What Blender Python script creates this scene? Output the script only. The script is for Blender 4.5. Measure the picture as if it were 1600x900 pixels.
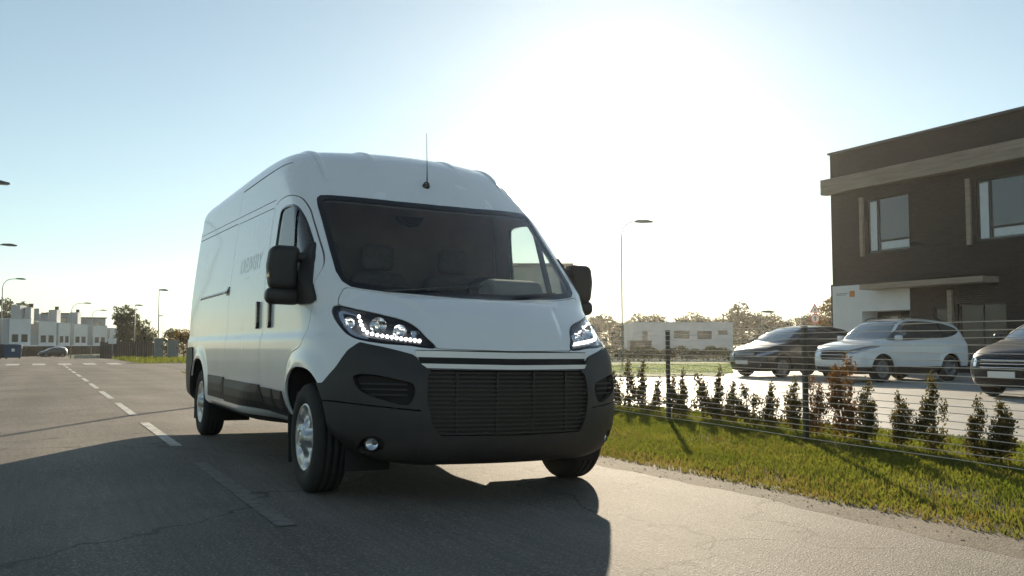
import bpy, math, random
import numpy as np
from mathutils import Vector, Matrix
random.seed(7); RNG = np.random.default_rng(11)
for o in list(bpy.data.objects): bpy.data.objects.remove(o)
SC = bpy.context.scene
COL = SC.collection
R = math.radians

# ---------------------------------------------------------------- camera
cam_d = bpy.data.cameras.new('camera'); cam = bpy.data.objects.new('camera', cam_d); COL.objects.link(cam)
cam.location = (-2.480, -4.692, .907)
cam.rotation_euler = (R(90 + 3.591), 0, R(-27.54))
cam_d.sensor_width = 36.0; cam_d.lens = 36.0 * 1420.4 / 1600
cam_d.clip_start = .05; cam_d.clip_end = 4000
SC.camera = cam

# ---------------------------------------------------------------- sky, sun, exposure
SUN_AZ, SUN_EL = 34.5, 16.5          # azimuth from +Y towards +X
world = bpy.data.worlds.new('World'); SC.world = world; world.use_nodes = True
nt = world.node_tree; nt.nodes.clear()
sky = nt.nodes.new('ShaderNodeTexSky'); sky.sky_type = 'NISHITA'; sky.sun_disc = False
sky.sun_elevation = R(SUN_EL); sky.sun_rotation = R(SUN_AZ)
sky.air_density = 1.0; sky.dust_density = .12; sky.ozone_density = 1.6
bg = nt.nodes.new('ShaderNodeBackground'); bg.inputs['Strength'].default_value = .082
wo = nt.nodes.new('ShaderNodeOutputWorld')
hs = nt.nodes.new('ShaderNodeHueSaturation'); hs.inputs['Saturation'].default_value = .70
nt.links.new(sky.outputs[0], hs.inputs['Color']); tn = nt.nodes.new('ShaderNodeMix'); tn.data_type = 'RGBA'; tn.blend_type = 'MULTIPLY'; tn.inputs[0].default_value = 1; tn.inputs[7].default_value = (.915, 1.0, .955, 1)
nt.links.new(hs.outputs[0], tn.inputs[6]); nt.links.new(tn.outputs[2], bg.inputs[0]); nt.links.new(bg.outputs[0], wo.inputs[0])
sl = bpy.data.lights.new('sun', 'SUN'); sl.energy = 5.0; sl.angle = R(.6); sl.color = (1, .85, .63)
sun = bpy.data.objects.new('sun', sl); COL.objects.link(sun)
sd = Vector((math.sin(R(SUN_AZ)) * math.cos(R(SUN_EL)), math.cos(R(SUN_AZ)) * math.cos(R(SUN_EL)), math.sin(R(SUN_EL))))
sun.rotation_euler = sd.to_track_quat('Z', 'Y').to_euler(); sun.location = (20, 30, 40)
SC.view_settings.view_transform = 'Standard'; SC.view_settings.look = 'None'
SC.view_settings.exposure = .70; SC.view_settings.gamma = 1; SC.view_settings.use_curve_mapping = False
SC.render.engine = 'CYCLES'
SC.cycles.use_denoising = True
SC.cycles.max_bounces = 8; SC.cycles.transparent_max_bounces = 16
SC.cycles.sample_clamp_indirect = 6

# ---------------------------------------------------------------- materials
def lk(t, a, b): t.links.new(a, b)
def mat(name, col, rough=.6, metal=0., coat=0., spec=.5, var=0., vscale=6., bump=0., bscale=60., emit=None, coords='Object', stretch=None):
    m = bpy.data.materials.new(name); m.use_nodes = True; t = m.node_tree
    b = t.nodes['Principled BSDF']
    b.inputs['Base Color'].default_value = (*col, 1); b.inputs['Roughness'].default_value = rough
    b.inputs['Metallic'].default_value = metal; b.inputs['Coat Weight'].default_value = coat
    b.inputs['Coat Roughness'].default_value = .04
    b.inputs['Specular IOR Level'].default_value = spec
    if emit:
        b.inputs['Emission Color'].default_value = (*emit[:3], 1); b.inputs['Emission Strength'].default_value = emit[3]
    if var or bump:
        tc = t.nodes.new('ShaderNodeTexCoord'); src = tc.outputs[coords]
        if stretch:
            mp = t.nodes.new('ShaderNodeMapping'); mp.inputs['Scale'].default_value = stretch; lk(t, src, mp.inputs[0]); src = mp.outputs[0]
    if var:
        n = t.nodes.new('ShaderNodeTexNoise'); n.inputs['Scale'].default_value = vscale; n.inputs['Detail'].default_value = 6
        lk(t, src, n.inputs['Vector'])
        mx = t.nodes.new('ShaderNodeMix'); mx.data_type = 'RGBA'
        mx.inputs[6].default_value = (*[c * (1 - var) for c in col], 1); mx.inputs[7].default_value = (*[min(1, c * (1 + var)) for c in col], 1)
        rp = t.nodes.new('ShaderNodeMapRange'); rp.inputs[1].default_value = .3; rp.inputs[2].default_value = .6
        lk(t, n.outputs[0], rp.inputs[0]); lk(t, rp.outputs[0], mx.inputs[0]); lk(t, mx.outputs[2], b.inputs['Base Color'])
        r2 = t.nodes.new('ShaderNodeMapRange'); r2.inputs[3].default_value = max(.02, rough - .12 * rough); r2.inputs[4].default_value = min(1, rough + .15 * rough)
        lk(t, n.outputs[0], r2.inputs[0]); lk(t, r2.outputs[0], b.inputs['Roughness'])
    if bump:
        n2 = t.nodes.new('ShaderNodeTexNoise'); n2.inputs['Scale'].default_value = bscale; n2.inputs['Detail'].default_value = 4
        lk(t, src, n2.inputs['Vector'])
        bp = t.nodes.new('ShaderNodeBump'); bp.inputs['Strength'].default_value = bump; bp.inputs['Distance'].default_value = .01
        lk(t, n2.outputs[0], bp.inputs['Height']); lk(t, bp.outputs[0], b.inputs['Normal'])
    return m
def glass(name, tint, ior=1.5, rough=.01):
    m = bpy.data.materials.new(name); m.use_nodes = True; t = m.node_tree; t.nodes.clear()
    o = t.nodes.new('ShaderNodeOutputMaterial'); mx = t.nodes.new('ShaderNodeMixShader'); f = t.nodes.new('ShaderNodeFresnel'); f.inputs[0].default_value = ior
    a = t.nodes.new('ShaderNodeBsdfTransparent'); a.inputs[0].default_value = (*tint, 1)
    g = t.nodes.new('ShaderNodeBsdfGlossy'); g.inputs['Roughness'].default_value = rough; g.inputs[0].default_value = (1, 1, 1, 1)
    ge = t.nodes.new('ShaderNodeNewGeometry'); mr = t.nodes.new('ShaderNodeMapRange'); mr.inputs[3].default_value = ior; mr.inputs[4].default_value = 1 / ior   # a thin pane reflects alike from both faces
    lk(t, ge.outputs['Backfacing'], mr.inputs[0]); lk(t, mr.outputs[0], f.inputs[0])
    lk(t, f.outputs[0], mx.inputs[0]); lk(t, a.outputs[0], mx.inputs[1]); lk(t, g.outputs[0], mx.inputs[2]); lk(t, mx.outputs[0], o.inputs[0])
    return m
def leafmat(name, c1, c2, trans=.45, scale=1.5):
    m = bpy.data.materials.new(name); m.use_nodes = True; t = m.node_tree; t.nodes.clear()
    o = t.nodes.new('ShaderNodeOutputMaterial'); mx = t.nodes.new('ShaderNodeMixShader'); mx.inputs[0].default_value = trans
    d = t.nodes.new('ShaderNodeBsdfPrincipled'); d.inputs['Roughness'].default_value = .55; d.inputs['Specular IOR Level'].default_value = .3
    tr = t.nodes.new('ShaderNodeBsdfTranslucent')
    g = t.nodes.new('ShaderNodeNewGeometry'); n = t.nodes.new('ShaderNodeTexNoise'); n.inputs['Scale'].default_value = scale; n.inputs['Detail'].default_value = 5
    lk(t, g.outputs['Position'], n.inputs['Vector'])
    rp = t.nodes.new('ShaderNodeMapRange'); rp.inputs[1].default_value = .32; rp.inputs[2].default_value = .68; lk(t, n.outputs[0], rp.inputs[0])
    cm = t.nodes.new('ShaderNodeMix'); cm.data_type = 'RGBA'; cm.inputs[6].default_value = (*c1, 1); cm.inputs[7].default_value = (*c2, 1)
    lk(t, rp.outputs[0], cm.inputs[0]); lk(t, cm.outputs[2], d.inputs['Base Color'])
    c2n = t.nodes.new('ShaderNodeMix'); c2n.data_type = 'RGBA'; c2n.blend_type = 'MULTIPLY'; c2n.inputs[0].default_value = 1; c2n.inputs[7].default_value = (1.9, 1.75, .9, 1)
    lk(t, cm.outputs[2], c2n.inputs[6]); lk(t, c2n.outputs[2], tr.inputs[0])
    lk(t, d.outputs[0], mx.inputs[1]); lk(t, tr.outputs[0], mx.inputs[2]); lk(t, mx.outputs[0], o.inputs[0])
    return m

M = {}
M['paint'] = mat('white_paint', (.86, .855, .845), .26, coat=.55, var=.02, vscale=2.5)
M['paint'].node_tree.nodes['Principled BSDF'].inputs['Coat IOR'].default_value = 1.5
M['plastic'] = mat('dark_bumper_plastic', (.024, .021, .019), .5, var=.15, vscale=9, bump=.15, bscale=500)
M['gloss_black'] = mat('gloss_black', (.012, .012, .013), .12, var=.2, vscale=5)
M['rubber'] = mat('tyre_rubber', (.02, .019, .018), .8, var=.25, vscale=14, bump=.3, bscale=120)
M['silver'] = mat('wheel_cover_silver', (.55, .56, .57), .34, metal=.85, var=.08, vscale=12)
M['chrome'] = mat('lamp_chrome', (.75, .76, .78), .12, metal=1, var=.05, vscale=20)
M['lamp_inner'] = mat('lamp_inner_grey', (.16, .16, .165), .3, metal=.5, var=.2, vscale=25)
M['inside'] = mat('cab_trim', (.05, .047, .045), .7, var=.15, vscale=8, bump=.2, bscale=200)
M['liner'] = mat('arch_liner', (.016, .015, .015), .9, var=.2, vscale=8)
M['under'] = mat('underbody', (.02, .019, .018), .85, var=.2)
M['windscreen'] = glass('windscreen_glass', (.80, .84, .82))
M['glass'] = glass('window_glass', (.72, .78, .76))
M['lens'] = glass('lamp_lens', (.93, .94, .95))
M['led'] = mat('led_light', (1, 1, 1), .3, emit=(1, .98, .94, 4.5), var=.01)
M['amber'] = mat('amber_lens', (.7, .25, .03), .2, var=.05)
M['trim_grey'] = mat('grey_cab_panel', (.17, .14, .125), .8, var=.12, vscale=5)
M['headliner'] = mat('pale_headliner', (.26, .24, .22), .9, var=.08, vscale=9)
M['grille_back'] = mat('grille_backing', (.020, .018, .017), .6, var=.15)
M['seat'] = mat('seat_cloth', (.075, .068, .066), .9, var=.2, vscale=30)
M['print'] = mat('blue_grey_print', (.70, .735, .75), .26, coat=.55, var=.02)

# ---------------------------------------------------------------- mesh helpers
def mk(name, V, F, m=None, parent=None, smooth=False, N=None, loc=None):
    me = bpy.data.meshes.new(name)
    V = np.asarray(V, dtype=np.float32).reshape(-1, 3)
    if isinstance(F, np.ndarray) and F.ndim == 2:
        nf, k = F.shape
        me.vertices.add(len(V)); me.vertices.foreach_set('co', V.ravel())
        me.loops.add(nf * k); me.loops.foreach_set('vertex_index', F.astype(np.int32).ravel())
        me.polygons.add(nf); me.polygons.foreach_set('loop_start', np.arange(0, nf * k, k, dtype=np.int32))
        me.update(calc_edges=True)
    else:
        me.from_pydata(V.tolist(), [], [list(map(int, f)) for f in F]); me.update()
    if smooth: me.polygons.foreach_set('use_smooth', np.ones(len(me.polygons), dtype=bool))
    if N is not None: me.normals_split_custom_set_from_vertices(np.asarray(N, float).tolist())
    if m is not None: me.materials.append(M[m] if isinstance(m, str) else m)
    o = bpy.data.objects.new(name, me); COL.objects.link(o)
    if parent is not None: o.parent = parent
    if loc is not None: o.location = loc
    return o
def empty(name, loc=(0, 0, 0), rz=0.):
    o = bpy.data.objects.new(name, None); COL.objects.link(o); o.location = loc; o.rotation_euler = (0, 0, rz); o.empty_display_size = .2
    return o
def tag(o, label=None, cat=None, group=None, kind=None):
    if label: o['label'] = label
    if cat: o['category'] = cat
    if group: o['group'] = group
    if kind: o['kind'] = kind
    return o
def dup(o, parent=None):
    c = o.copy(); COL.objects.link(c); c.parent = parent
    for ch in o.children: dup(ch, c)
    return c
class MB:
    """collects simple solids into one mesh"""
    def __init__(s): s.V = []; s.F = []
    def add(s, V, F):
        b = len(s.V); s.V += [tuple(v) for v in V]; s.F += [[i + b for i in f] for f in F]; return s
    def box(s, a, b, rot=None, c=None):
        (x0, y0, z0), (x1, y1, z1) = a, b
        V = [(x0, y0, z0), (x1, y0, z0), (x1, y1, z0), (x0, y1, z0), (x0, y0, z1), (x1, y0, z1), (x1, y1, z1), (x0, y1, z1)]
        if rot is not None:
            c = Vector(c if c else ((x0 + x1) / 2, (y0 + y1) / 2, (z0 + z1) / 2)); V = [tuple(rot @ (Vector(v) - c) + c) for v in V]
        return s.add(V, [(0, 3, 2, 1), (4, 5, 6, 7), (0, 1, 5, 4), (1, 2, 6, 5), (2, 3, 7, 6), (3, 0, 4, 7)])
    def obox(s, o, u, v, w, lo, hi):
        """box in the frame o + a*u + b*v + c*w"""
        o, u, v, w = map(Vector, (o, u, v, w)); V = []
        for c in (lo[2], hi[2]):
            for a, b in ((lo[0], lo[1]), (hi[0], lo[1]), (hi[0], hi[1]), (lo[0], hi[1])): V.append(tuple(o + a * u + b * v + c * w))
        return s.add(V, [(0, 3, 2, 1), (4, 5, 6, 7), (0, 1, 5, 4), (1, 2, 6, 5), (2, 3, 7, 6), (3, 0, 4, 7)])
    def tube(s, pts, r, n=8, cap=True):
        pts = [Vector(p) for p in pts]; k = len(pts); rs = r if isinstance(r, (list, tuple)) else [r] * k
        V = []; F = []; prev = None
        for i, p in enumerate(pts):
            d = (pts[min(i + 1, k - 1)] - pts[max(i - 1, 0)]).normalized()
            a = prev if prev is not None else (Vector((0, 0, 1)) if abs(d.z) < .9 else Vector((1, 0, 0)))
            e1 = (a - d * a.dot(d)).normalized(); e2 = d.cross(e1); prev = e1
            for j in range(n):
                t = 2 * math.pi * j / n; V.append(tuple(p + rs[i] * (math.cos(t) * e1 + math.sin(t) * e2)))
        for i in range(k - 1):
            for j in range(n):
                F.append((i * n + j, i * n + (j + 1) % n, (i + 1) * n + (j + 1) % n, (i + 1) * n + j))
        if cap: F.append(tuple(range(n - 1, -1, -1))); F.append(tuple((k - 1) * n + j for j in range(n)))
        return s.add(V, F)
    def lathe(s, prof, o, ax, n=32):
        """prof: (along axis, radius)"""
        o = Vector(o); ax = Vector(ax).normalized(); a = Vector((0, 0, 1)) if abs(ax.z) < .9 else Vector((1, 0, 0))
        e1 = (a - ax * a.dot(ax)).normalized(); e2 = ax.cross(e1); V = []; F = []
        for h, r in prof:
            for j in range(n):
                t = 2 * math.pi * j / n; V.append(tuple(o + ax * h + r * (math.cos(t) * e1 + math.sin(t) * e2)))
        for i in range(len(prof) - 1):
            for j in range(n): F.append((i * n + j, i * n + (j + 1) % n, (i + 1) * n + (j + 1) % n, (i + 1) * n + j))
        return s.add(V, F)
    def prism(s, poly, o, u, v, w, t):
        """2D polygon in the frame (o,u,v) extruded by t along w"""
        o, u, v, w = map(Vector, (o, u, v, w)); n = len(poly)
        V = [tuple(o + a * u + b * v) for a, b in poly] + [tuple(o + a * u + b * v + w * t) for a, b in poly]
        F = [tuple(range(n - 1, -1, -1)), tuple(range(n, 2 * n))] + [(i, (i + 1) % n, n + (i + 1) % n, n + i) for i in range(n)]
        return s.add(V, F)
    def build(s, name, m, parent=None, smooth=False, bevel=0.):
        o = mk(name, s.V, s.F, m, parent, smooth)
        if bevel:
            md = o.modifiers.new('bevel', 'BEVEL'); md.width = bevel; md.segments = 2; md.limit_method = 'ANGLE'; md.angle_limit = R(40)
        return o

# ---------------------------------------------------------------- implicit shells (smooth car bodies cut into panels)
def crom(P,n=8,closed=False):
    P=np.asarray(P,float); out=[]
    m=len(P)
    for i in range(m if closed else m-1):
        if closed: p0,p1,p2,p3=P[(i-1)%m],P[i],P[(i+1)%m],P[(i+2)%m]
        else: p0,p1,p2,p3=P[max(i-1,0)],P[i],P[i+1],P[min(i+2,m-1)]
        for t in np.arange(n)/n:
            out.append(.5*((2*p1)+(-p0+p2)*t+(2*p0-5*p1+4*p2-p3)*t*t+(-p0+3*p1-3*p2+p3)*t**3))
    if not closed: out.append(P[-1])
    return np.array(out)
def poly_sdf(px,py,poly):
    px=np.asarray(px,float);py=np.asarray(py,float)
    d=np.full(px.shape,1e9);ins=np.zeros(px.shape,bool);n=len(poly)
    for i in range(n):
        ax,ay=poly[i];bx,by=poly[(i+1)%n]
        ex,ey=bx-ax,by-ay;L=ex*ex+ey*ey
        if L<1e-14: continue
        wx,wy=px-ax,py-ay
        t=np.clip((wx*ex+wy*ey)/L,0,1)
        d=np.minimum(d,(wx-ex*t)**2+(wy-ey*t)**2)
        c=((ay<=py)&(by>py))|((by<=py)&(ay>py))
        if ey!=0: ins^=c&(px<ax+(py-ay)/ey*ex)
    return np.where(ins,-1,1)*np.sqrt(d)
class Lut2:
    def __init__(s,poly,lo,hi,h):
        s.lo=np.array(lo);s.h=h
        n=((np.array(hi)-s.lo)/h).astype(int)+2;s.n=n
        X,Y=np.meshgrid(s.lo[0]+h*np.arange(n[0]),s.lo[1]+h*np.arange(n[1]),indexing='ij')
        s.g=poly_sdf(X,Y,poly)
    def __call__(s,x,y):
        u=np.clip((x-s.lo[0])/s.h,0,s.n[0]-1.001);v=np.clip((y-s.lo[1])/s.h,0,s.n[1]-1.001)
        i=u.astype(int);j=v.astype(int);a=u-i;b=v-j;g=s.g
        return (g[i,j]*(1-a)+g[i+1,j]*a)*(1-b)+(g[i,j+1]*(1-a)+g[i+1,j+1]*a)*b
def sst(a,b,x):
    t=np.clip((x-a)/(b-a),0,1);return t*t*(3-2*t)
def smax(a,b,k):
    h=np.maximum(k-np.abs(a-b),0)/k
    return np.maximum(a,b)+h*h*k*.25
FRONT=crom([(.30,.235),(.12,.245),(.045,.30),(.02,.42),(.015,.55),(.03,.70),(.065,.80),(.10,.88),(.16,.955),(.27,1.06),(.40,1.155),(.50,1.225),
 (.64,1.36),(.90,1.60),(1.17,1.845),(1.30,1.96),(1.45,2.095),(1.60,2.22),(1.76,2.325),(1.98,2.40),(2.3,2.44),(2.8,2.462),(3.6,2.47)],8)
VPROF=np.vstack([FRONT,[(5.6,2.475),(5.75,2.47),(5.87,2.44),(5.915,2.34),(5.935,2.0),(5.95,1.2),(5.96,.9),(5.97,.6),(5.95,.42),(5.9,.33),(5.5,.29),(.6,.27)]])
VL=Lut2(VPROF,(-.6,-.1),(6.7,2.9),.012)
WZ=np.array([0,.24,.30,.36,.42,.6,.90,.955,.985,1.05,1.2,1.4,1.6,1.8,2.0,2.2,2.35,2.5])
WX=np.array([.86,.88,.93,.99,1.01,1.02,1.026,1.024,1.012,1.010,1.01,1.0,.982,.962,.94,.92,.905,.89])
_w=crom(np.stack([WZ,WX],1),6);WZ,WX=_w[:,0],_w[:,1]
WHEELS=((.948,.335),(4.983,.335))
def Fvan(P):
    x=np.abs(P[:,0]);y=P[:,1];z=P[:,2]
    fr=1-sst(1.7,3.0,y)
    bow=.2*(x/.83)**2*fr
    crown=.035*(x/.9)**2*sst(1.9,2.2,z)
    pr=VL(y-bow,z+crown)
    w=np.interp(z,WZ,WX)
    w=np.maximum(w,.995-.1*sst(.9,1.1,y)-.9*(y>1.1))
    w=w-.012*sst(2.2,.8,y)*sst(1.1,1.6,z)-.035*(1-sst(.15,.8,y))*sst(.75,.2,z)
    for wy,wz in WHEELS:
        d=np.hypot(y-wy,z-wz)
        w=w+.022*(1-sst(.47,.60,d))*sst(.95,.80,z)
    kf=np.interp(z,[.2,.75,.9,1.15,1.3,1.9,2.1,2.3],[.46,.46,.40,.32,.16,.12,.16,.20])
    k=kf+(np.where(z>2.15,.18,.14)-kf)*sst(2.2,3.2,y)
    xr=np.interp(z,[.95,1.0,1.12,1.16,1.21,1.245],[.40,.43,.47,.50,.60,.76])
    pr=pr-.018*(1-sst(xr-.035,xr+.012,x))*sst(.93,1.02,z)*sst(1.225,1.19,z)*(y<.95)
    return smax(pr,x-w,k)
def surface_nets(F, lo, hi, h):
    lo = np.array(lo, float); n = np.ceil((np.array(hi) - lo) / h).astype(int) + 1
    ax = [lo[i] + h * np.arange(n[i]) for i in range(3)]
    G = np.empty(n)
    for i in range(0, n[0], 24):
        xs = ax[0][i:i + 24]; X, Y, Z = np.meshgrid(xs, ax[1], ax[2], indexing='ij')
        G[i:i + 24] = F(np.stack([X.ravel(), Y.ravel(), Z.ravel()], 1)).reshape(X.shape)
    S = G < 0
    cnt = sum(S[a:n[0] - 1 + a, b:n[1] - 1 + b, c:n[2] - 1 + c].astype(np.int8) for a in (0, 1) for b in (0, 1) for c in (0, 1))
    act = (cnt > 0) & (cnt < 8); ci = np.argwhere(act); idx = np.full(act.shape, -1); idx[act] = np.arange(len(ci))
    acc = np.zeros((len(ci), 3)); num = np.zeros(len(ci))
    for d in range(3):
        for a in (0, 1):
            for b in (0, 1):
                o0 = np.zeros(3, int); oth = [i for i in range(3) if i != d]; o0[oth[0]] = a; o0[oth[1]] = b; o1 = o0.copy(); o1[d] = 1
                p = ci + o0; q = ci + o1; g0 = G[p[:, 0], p[:, 1], p[:, 2]]; g1 = G[q[:, 0], q[:, 1], q[:, 2]]
                x = (g0 < 0) != (g1 < 0); t = np.where(x, g0 / np.where(x, g0 - g1, 1), 0)
                pt = o0 + np.zeros((len(ci), 3)); pt[:, d] = t; acc += np.where(x[:, None], pt, 0); num += x
    V = lo + h * (ci + acc / num[:, None]); Q = []
    for d in range(3):
        e1, e2 = [(1, 2), (2, 0), (0, 1)][d]
        sl0 = [slice(None)] * 3; sl1 = [slice(None)] * 3; sl0[d] = slice(0, -1); sl1[d] = slice(1, None)
        E = np.argwhere(S[tuple(sl0)] != S[tuple(sl1)]); E = E[(E[:, e1] > 0) & (E[:, e2] > 0) & (E[:, e1] < n[e1] - 1) & (E[:, e2] < n[e2] - 1)]
        ins = S[E[:, 0], E[:, 1], E[:, 2]]
        def cell(da, db):
            c = E.copy(); c[:, e1] -= da; c[:, e2] -= db; return idx[c[:, 0], c[:, 1], c[:, 2]]
        q = np.stack([cell(1, 1), cell(0, 1), cell(0, 0), cell(1, 0)], 1); q[~ins] = q[~ins][:, ::-1]; Q.append(q)
    Q = np.vstack(Q)
    def grad(P, e):
        g = np.empty_like(P)
        for i in range(3):
            d = np.zeros(3); d[i] = e; g[:, i] = (F(P + d) - F(P - d)) / (2 * e)
        return g
    for _ in range(3):
        g = grad(V, .006); V = V - g * (F(V) / np.maximum((g * g).sum(1), .05))[:, None]
    g = grad(V, .014); N = g / np.linalg.norm(g, axis=1, keepdims=True)
    T = np.vstack([Q[:, [0, 1, 2]], Q[:, [0, 2, 3]]])
    return V, N, T
def cut(mesh, s):
    """split the triangles along s = 0; returns (inside s<0, outside)"""
    V, N, T = mesh; s = np.where(np.abs(s) < 1e-7, 1e-7, s); neg = s < 0
    k = neg[T].sum(1); Tin = [T[k == 3]]; Tout = [T[k == 0]]
    for kk in (1, 2):
        X = T[k == kk]
        if not len(X): continue
        lone = neg[X] if kk == 1 else ~neg[X]; j = lone.argmax(1); r = np.arange(len(X))
        a, b, c = X[r, j], X[r, (j + 1) % 3], X[r, (j + 2) % 3]
        e = np.vstack([np.stack([a, b], 1), np.stack([a, c], 1)]); es = np.sort(e, 1)
        u, inv = np.unique(es, axis=0, return_inverse=True); inv = inv.ravel()
        t = (s[u[:, 0]] / (s[u[:, 0]] - s[u[:, 1]]))[:, None]; base = len(V)
        V = np.vstack([V, V[u[:, 0]] * (1 - t) + V[u[:, 1]] * t]); nn = N[u[:, 0]] * (1 - t) + N[u[:, 1]] * t
        N = np.vstack([N, nn / np.linalg.norm(nn, axis=1, keepdims=True)]); s = np.concatenate([s, np.zeros(len(u))]); neg = np.concatenate([neg, np.zeros(len(u), bool)])
        p = base + inv[:len(X)]; q = base + inv[len(X):]
        one = np.stack([a, p, q], 1); two = np.vstack([np.stack([p, b, c], 1), np.stack([p, c, q], 1)])
        (Tin if kk == 1 else Tout).append(one); (Tout if kk == 1 else Tin).append(two)
    return weld((V, N, np.vstack(Tin))), weld((V, N, np.vstack(Tout)))
def weld(mesh):
    """drop unused vertices and merge the doubles that cutting makes"""
    V, N, T = mesh
    if len(T) == 0: return np.zeros((0, 3)), np.zeros((0, 3)), np.zeros((0, 3), int)
    u, inv = np.unique(T.ravel(), return_inverse=True); V = V[u]; N = N[u]; T = inv.reshape(T.shape)
    kq = np.round(V * 2e5).astype(np.int64); _, first, inv2 = np.unique(kq, axis=0, return_index=True, return_inverse=True)
    V = V[first]; N = N[first]; T = inv2.ravel()[T]
    T = T[(T[:, 0] != T[:, 1]) & (T[:, 1] != T[:, 2]) & (T[:, 0] != T[:, 2])]
    return V, N, T
def gap(mesh, sf, g=.004):
    """cut out a panel with an open joint of width g; sf: vertices -> signed distance"""
    _, out = cut(mesh, sf(mesh[0]) - g / 2); inn, _ = cut(mesh, sf(mesh[0]) + g / 2)
    return inn, out
def groove(mesh, sf, g=.006):
    a, b = gap(mesh, sf, g); return join(a, b)
def join(*ms):
    V = []; N = []; T = []; b = 0
    for v, n, t in ms: V.append(v); N.append(n); T.append(t + b); b += len(v)
    return np.vstack(V), np.vstack(N), np.vstack(T)
def offset(mesh, d): return mesh[0] + mesh[1] * d, mesh[1], mesh[2]
def lip(mesh, depth):
    """give the open edges of a panel a folded rim going inwards"""
    V, N, T = mesh
    e = np.vstack([T[:, [0, 1]], T[:, [1, 2]], T[:, [2, 0]]]); k = np.sort(e, 1)
    _, inv, c = np.unique(k, axis=0, return_inverse=True, return_counts=True); be = e[c[inv.ravel()] == 1]
    if not len(be): return mesh
    u, inv = np.unique(be.ravel(), return_inverse=True); be2 = inv.reshape(be.shape); n = len(V); m = len(u)
    A = V[u]; B = V[u] - N[u] * depth; d = A[be2[:, 1]] - A[be2[:, 0]]; nn = np.zeros((m, 3)); fn = np.cross(d, -N[u][be2[:, 0]]) * -1
    for j in (0, 1): np.add.at(nn, be2[:, j], fn)
    nn = nn / np.maximum(np.linalg.norm(nn, axis=1, keepdims=True), 1e-9)
    q1 = np.stack([be2[:, 1], be2[:, 0], m + be2[:, 0]], 1) + n; q2 = np.stack([be2[:, 1], m + be2[:, 0], m + be2[:, 1]], 1) + n
    return np.vstack([V, A, B]), np.vstack([N, nn, nn]), np.vstack([T, q1, q2])
def flipn(mesh): return mesh[0], -mesh[1], mesh[2][:, ::-1]
def side_of(mesh, sgn):
    c = mesh[0][mesh[2]].mean(1)[:, 0]; return weld((mesh[0], mesh[1], mesh[2][c * sgn > 0]))
def mko(name, mesh, m, parent):
    return mk(name, mesh[0], mesh[2].astype(np.int32), m, parent, True, mesh[1])
def region(poly, u, v, mask):
    """signed distance of a 2D outline in the projected coordinates u, v; far away where mask is false"""
    def f(V):
        s = np.full(len(V), .5); k = mask(V); a = V[k]
        s[k] = poly_sdf(u(a), v(a), poly); return s
    return f
AX = lambda V: np.abs(V[:, 0]); CY = lambda V: V[:, 1]; CZ = lambda V: V[:, 2]; CX = lambda V: V[:, 0]

def wheel(parent, c, sgn, r=.335, w=.215, capr=.212, spokes=6, name='wheel', capmat='silver', seg=64):
    """tyre plus wheel cover; sgn is the outboard x direction"""
    e = empty(name, c); e.parent = parent
    h = w / 2
    tp = [(-h * .78, capr - .012), (-h * .95, capr + .02), (-h, capr + (r - capr) * .45), (-h * .93, r - .03), (-h * .78, r - .008), (-h * .6, r)]
    for gx in (-.4, 0, .4): tp += [(h * (gx - .05), r), (h * (gx - .045), r - .008), (h * (gx + .045), r - .008), (h * (gx + .05), r)]
    tp += [(h * .6, r), (h * .78, r - .008), (h * .93, r - .03), (h, capr + (r - capr) * .45), (h * .985, capr + (r - capr) * .3), (h * .95, capr + .02), (h * .78, capr - .012), (h * .55, capr - .03)]
    MB().lathe([(a * sgn, b) for a, b in tp][::int(sgn)], (0, 0, 0), (1, 0, 0), seg).build('tyre', 'rubber', e, True)
    nr, na = 22, 120; V = []; F = []
    for i in range(nr):
        rr = capr * i / (nr - 1)
        for j in range(na):
            a = 2 * math.pi * j / na; q = rr / capr
            d = .030 * (1 - q ** 2) - .028 * math.exp(-((q - .55) / .2) ** 2)
            sp = .5 + .5 * math.cos(spokes * a); wgt = max(0, math.sin(math.pi * min(1, max(0, (q - .3) / .62))))
            d -= .038 * wgt * max(0, .72 - sp) / .72
            if q < .27: d = .036 - (.012 if .16 < q < .23 else 0)
            if q > .93: d = .012 - .012 * ((q - .93) / .07) ** 2
            V.append((sgn * (h * .80 + d), rr * math.cos(a), rr * math.sin(a)))
    for i in range(nr - 1):
        for j in range(na):
            f = (i * na + j, i * na + (j + 1) % na, (i + 1) * na + (j + 1) % na, (i + 1) * na + j); F.append(f if sgn < 0 else f[::-1])
    mk('wheel_cover', V, np.array(F, dtype=np.int32), capmat, e, True)
    return e

def rbox(lo, hi, k=.05, taper=None, h=.012):
    c = (np.array(lo) + np.array(hi)) / 2; s = (np.array(hi) - np.array(lo)) / 2
    def F(P):
        q = np.abs(P - c) - (s - k)
        if taper is not None: q = np.abs(P - c - taper(P)) - (s - k)
        return np.linalg.norm(np.maximum(q, 0), axis=1) + np.minimum(q.max(1), 0) - k
    return surface_nets(F, np.array(lo) - .05, np.array(hi) + .05, h)
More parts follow.
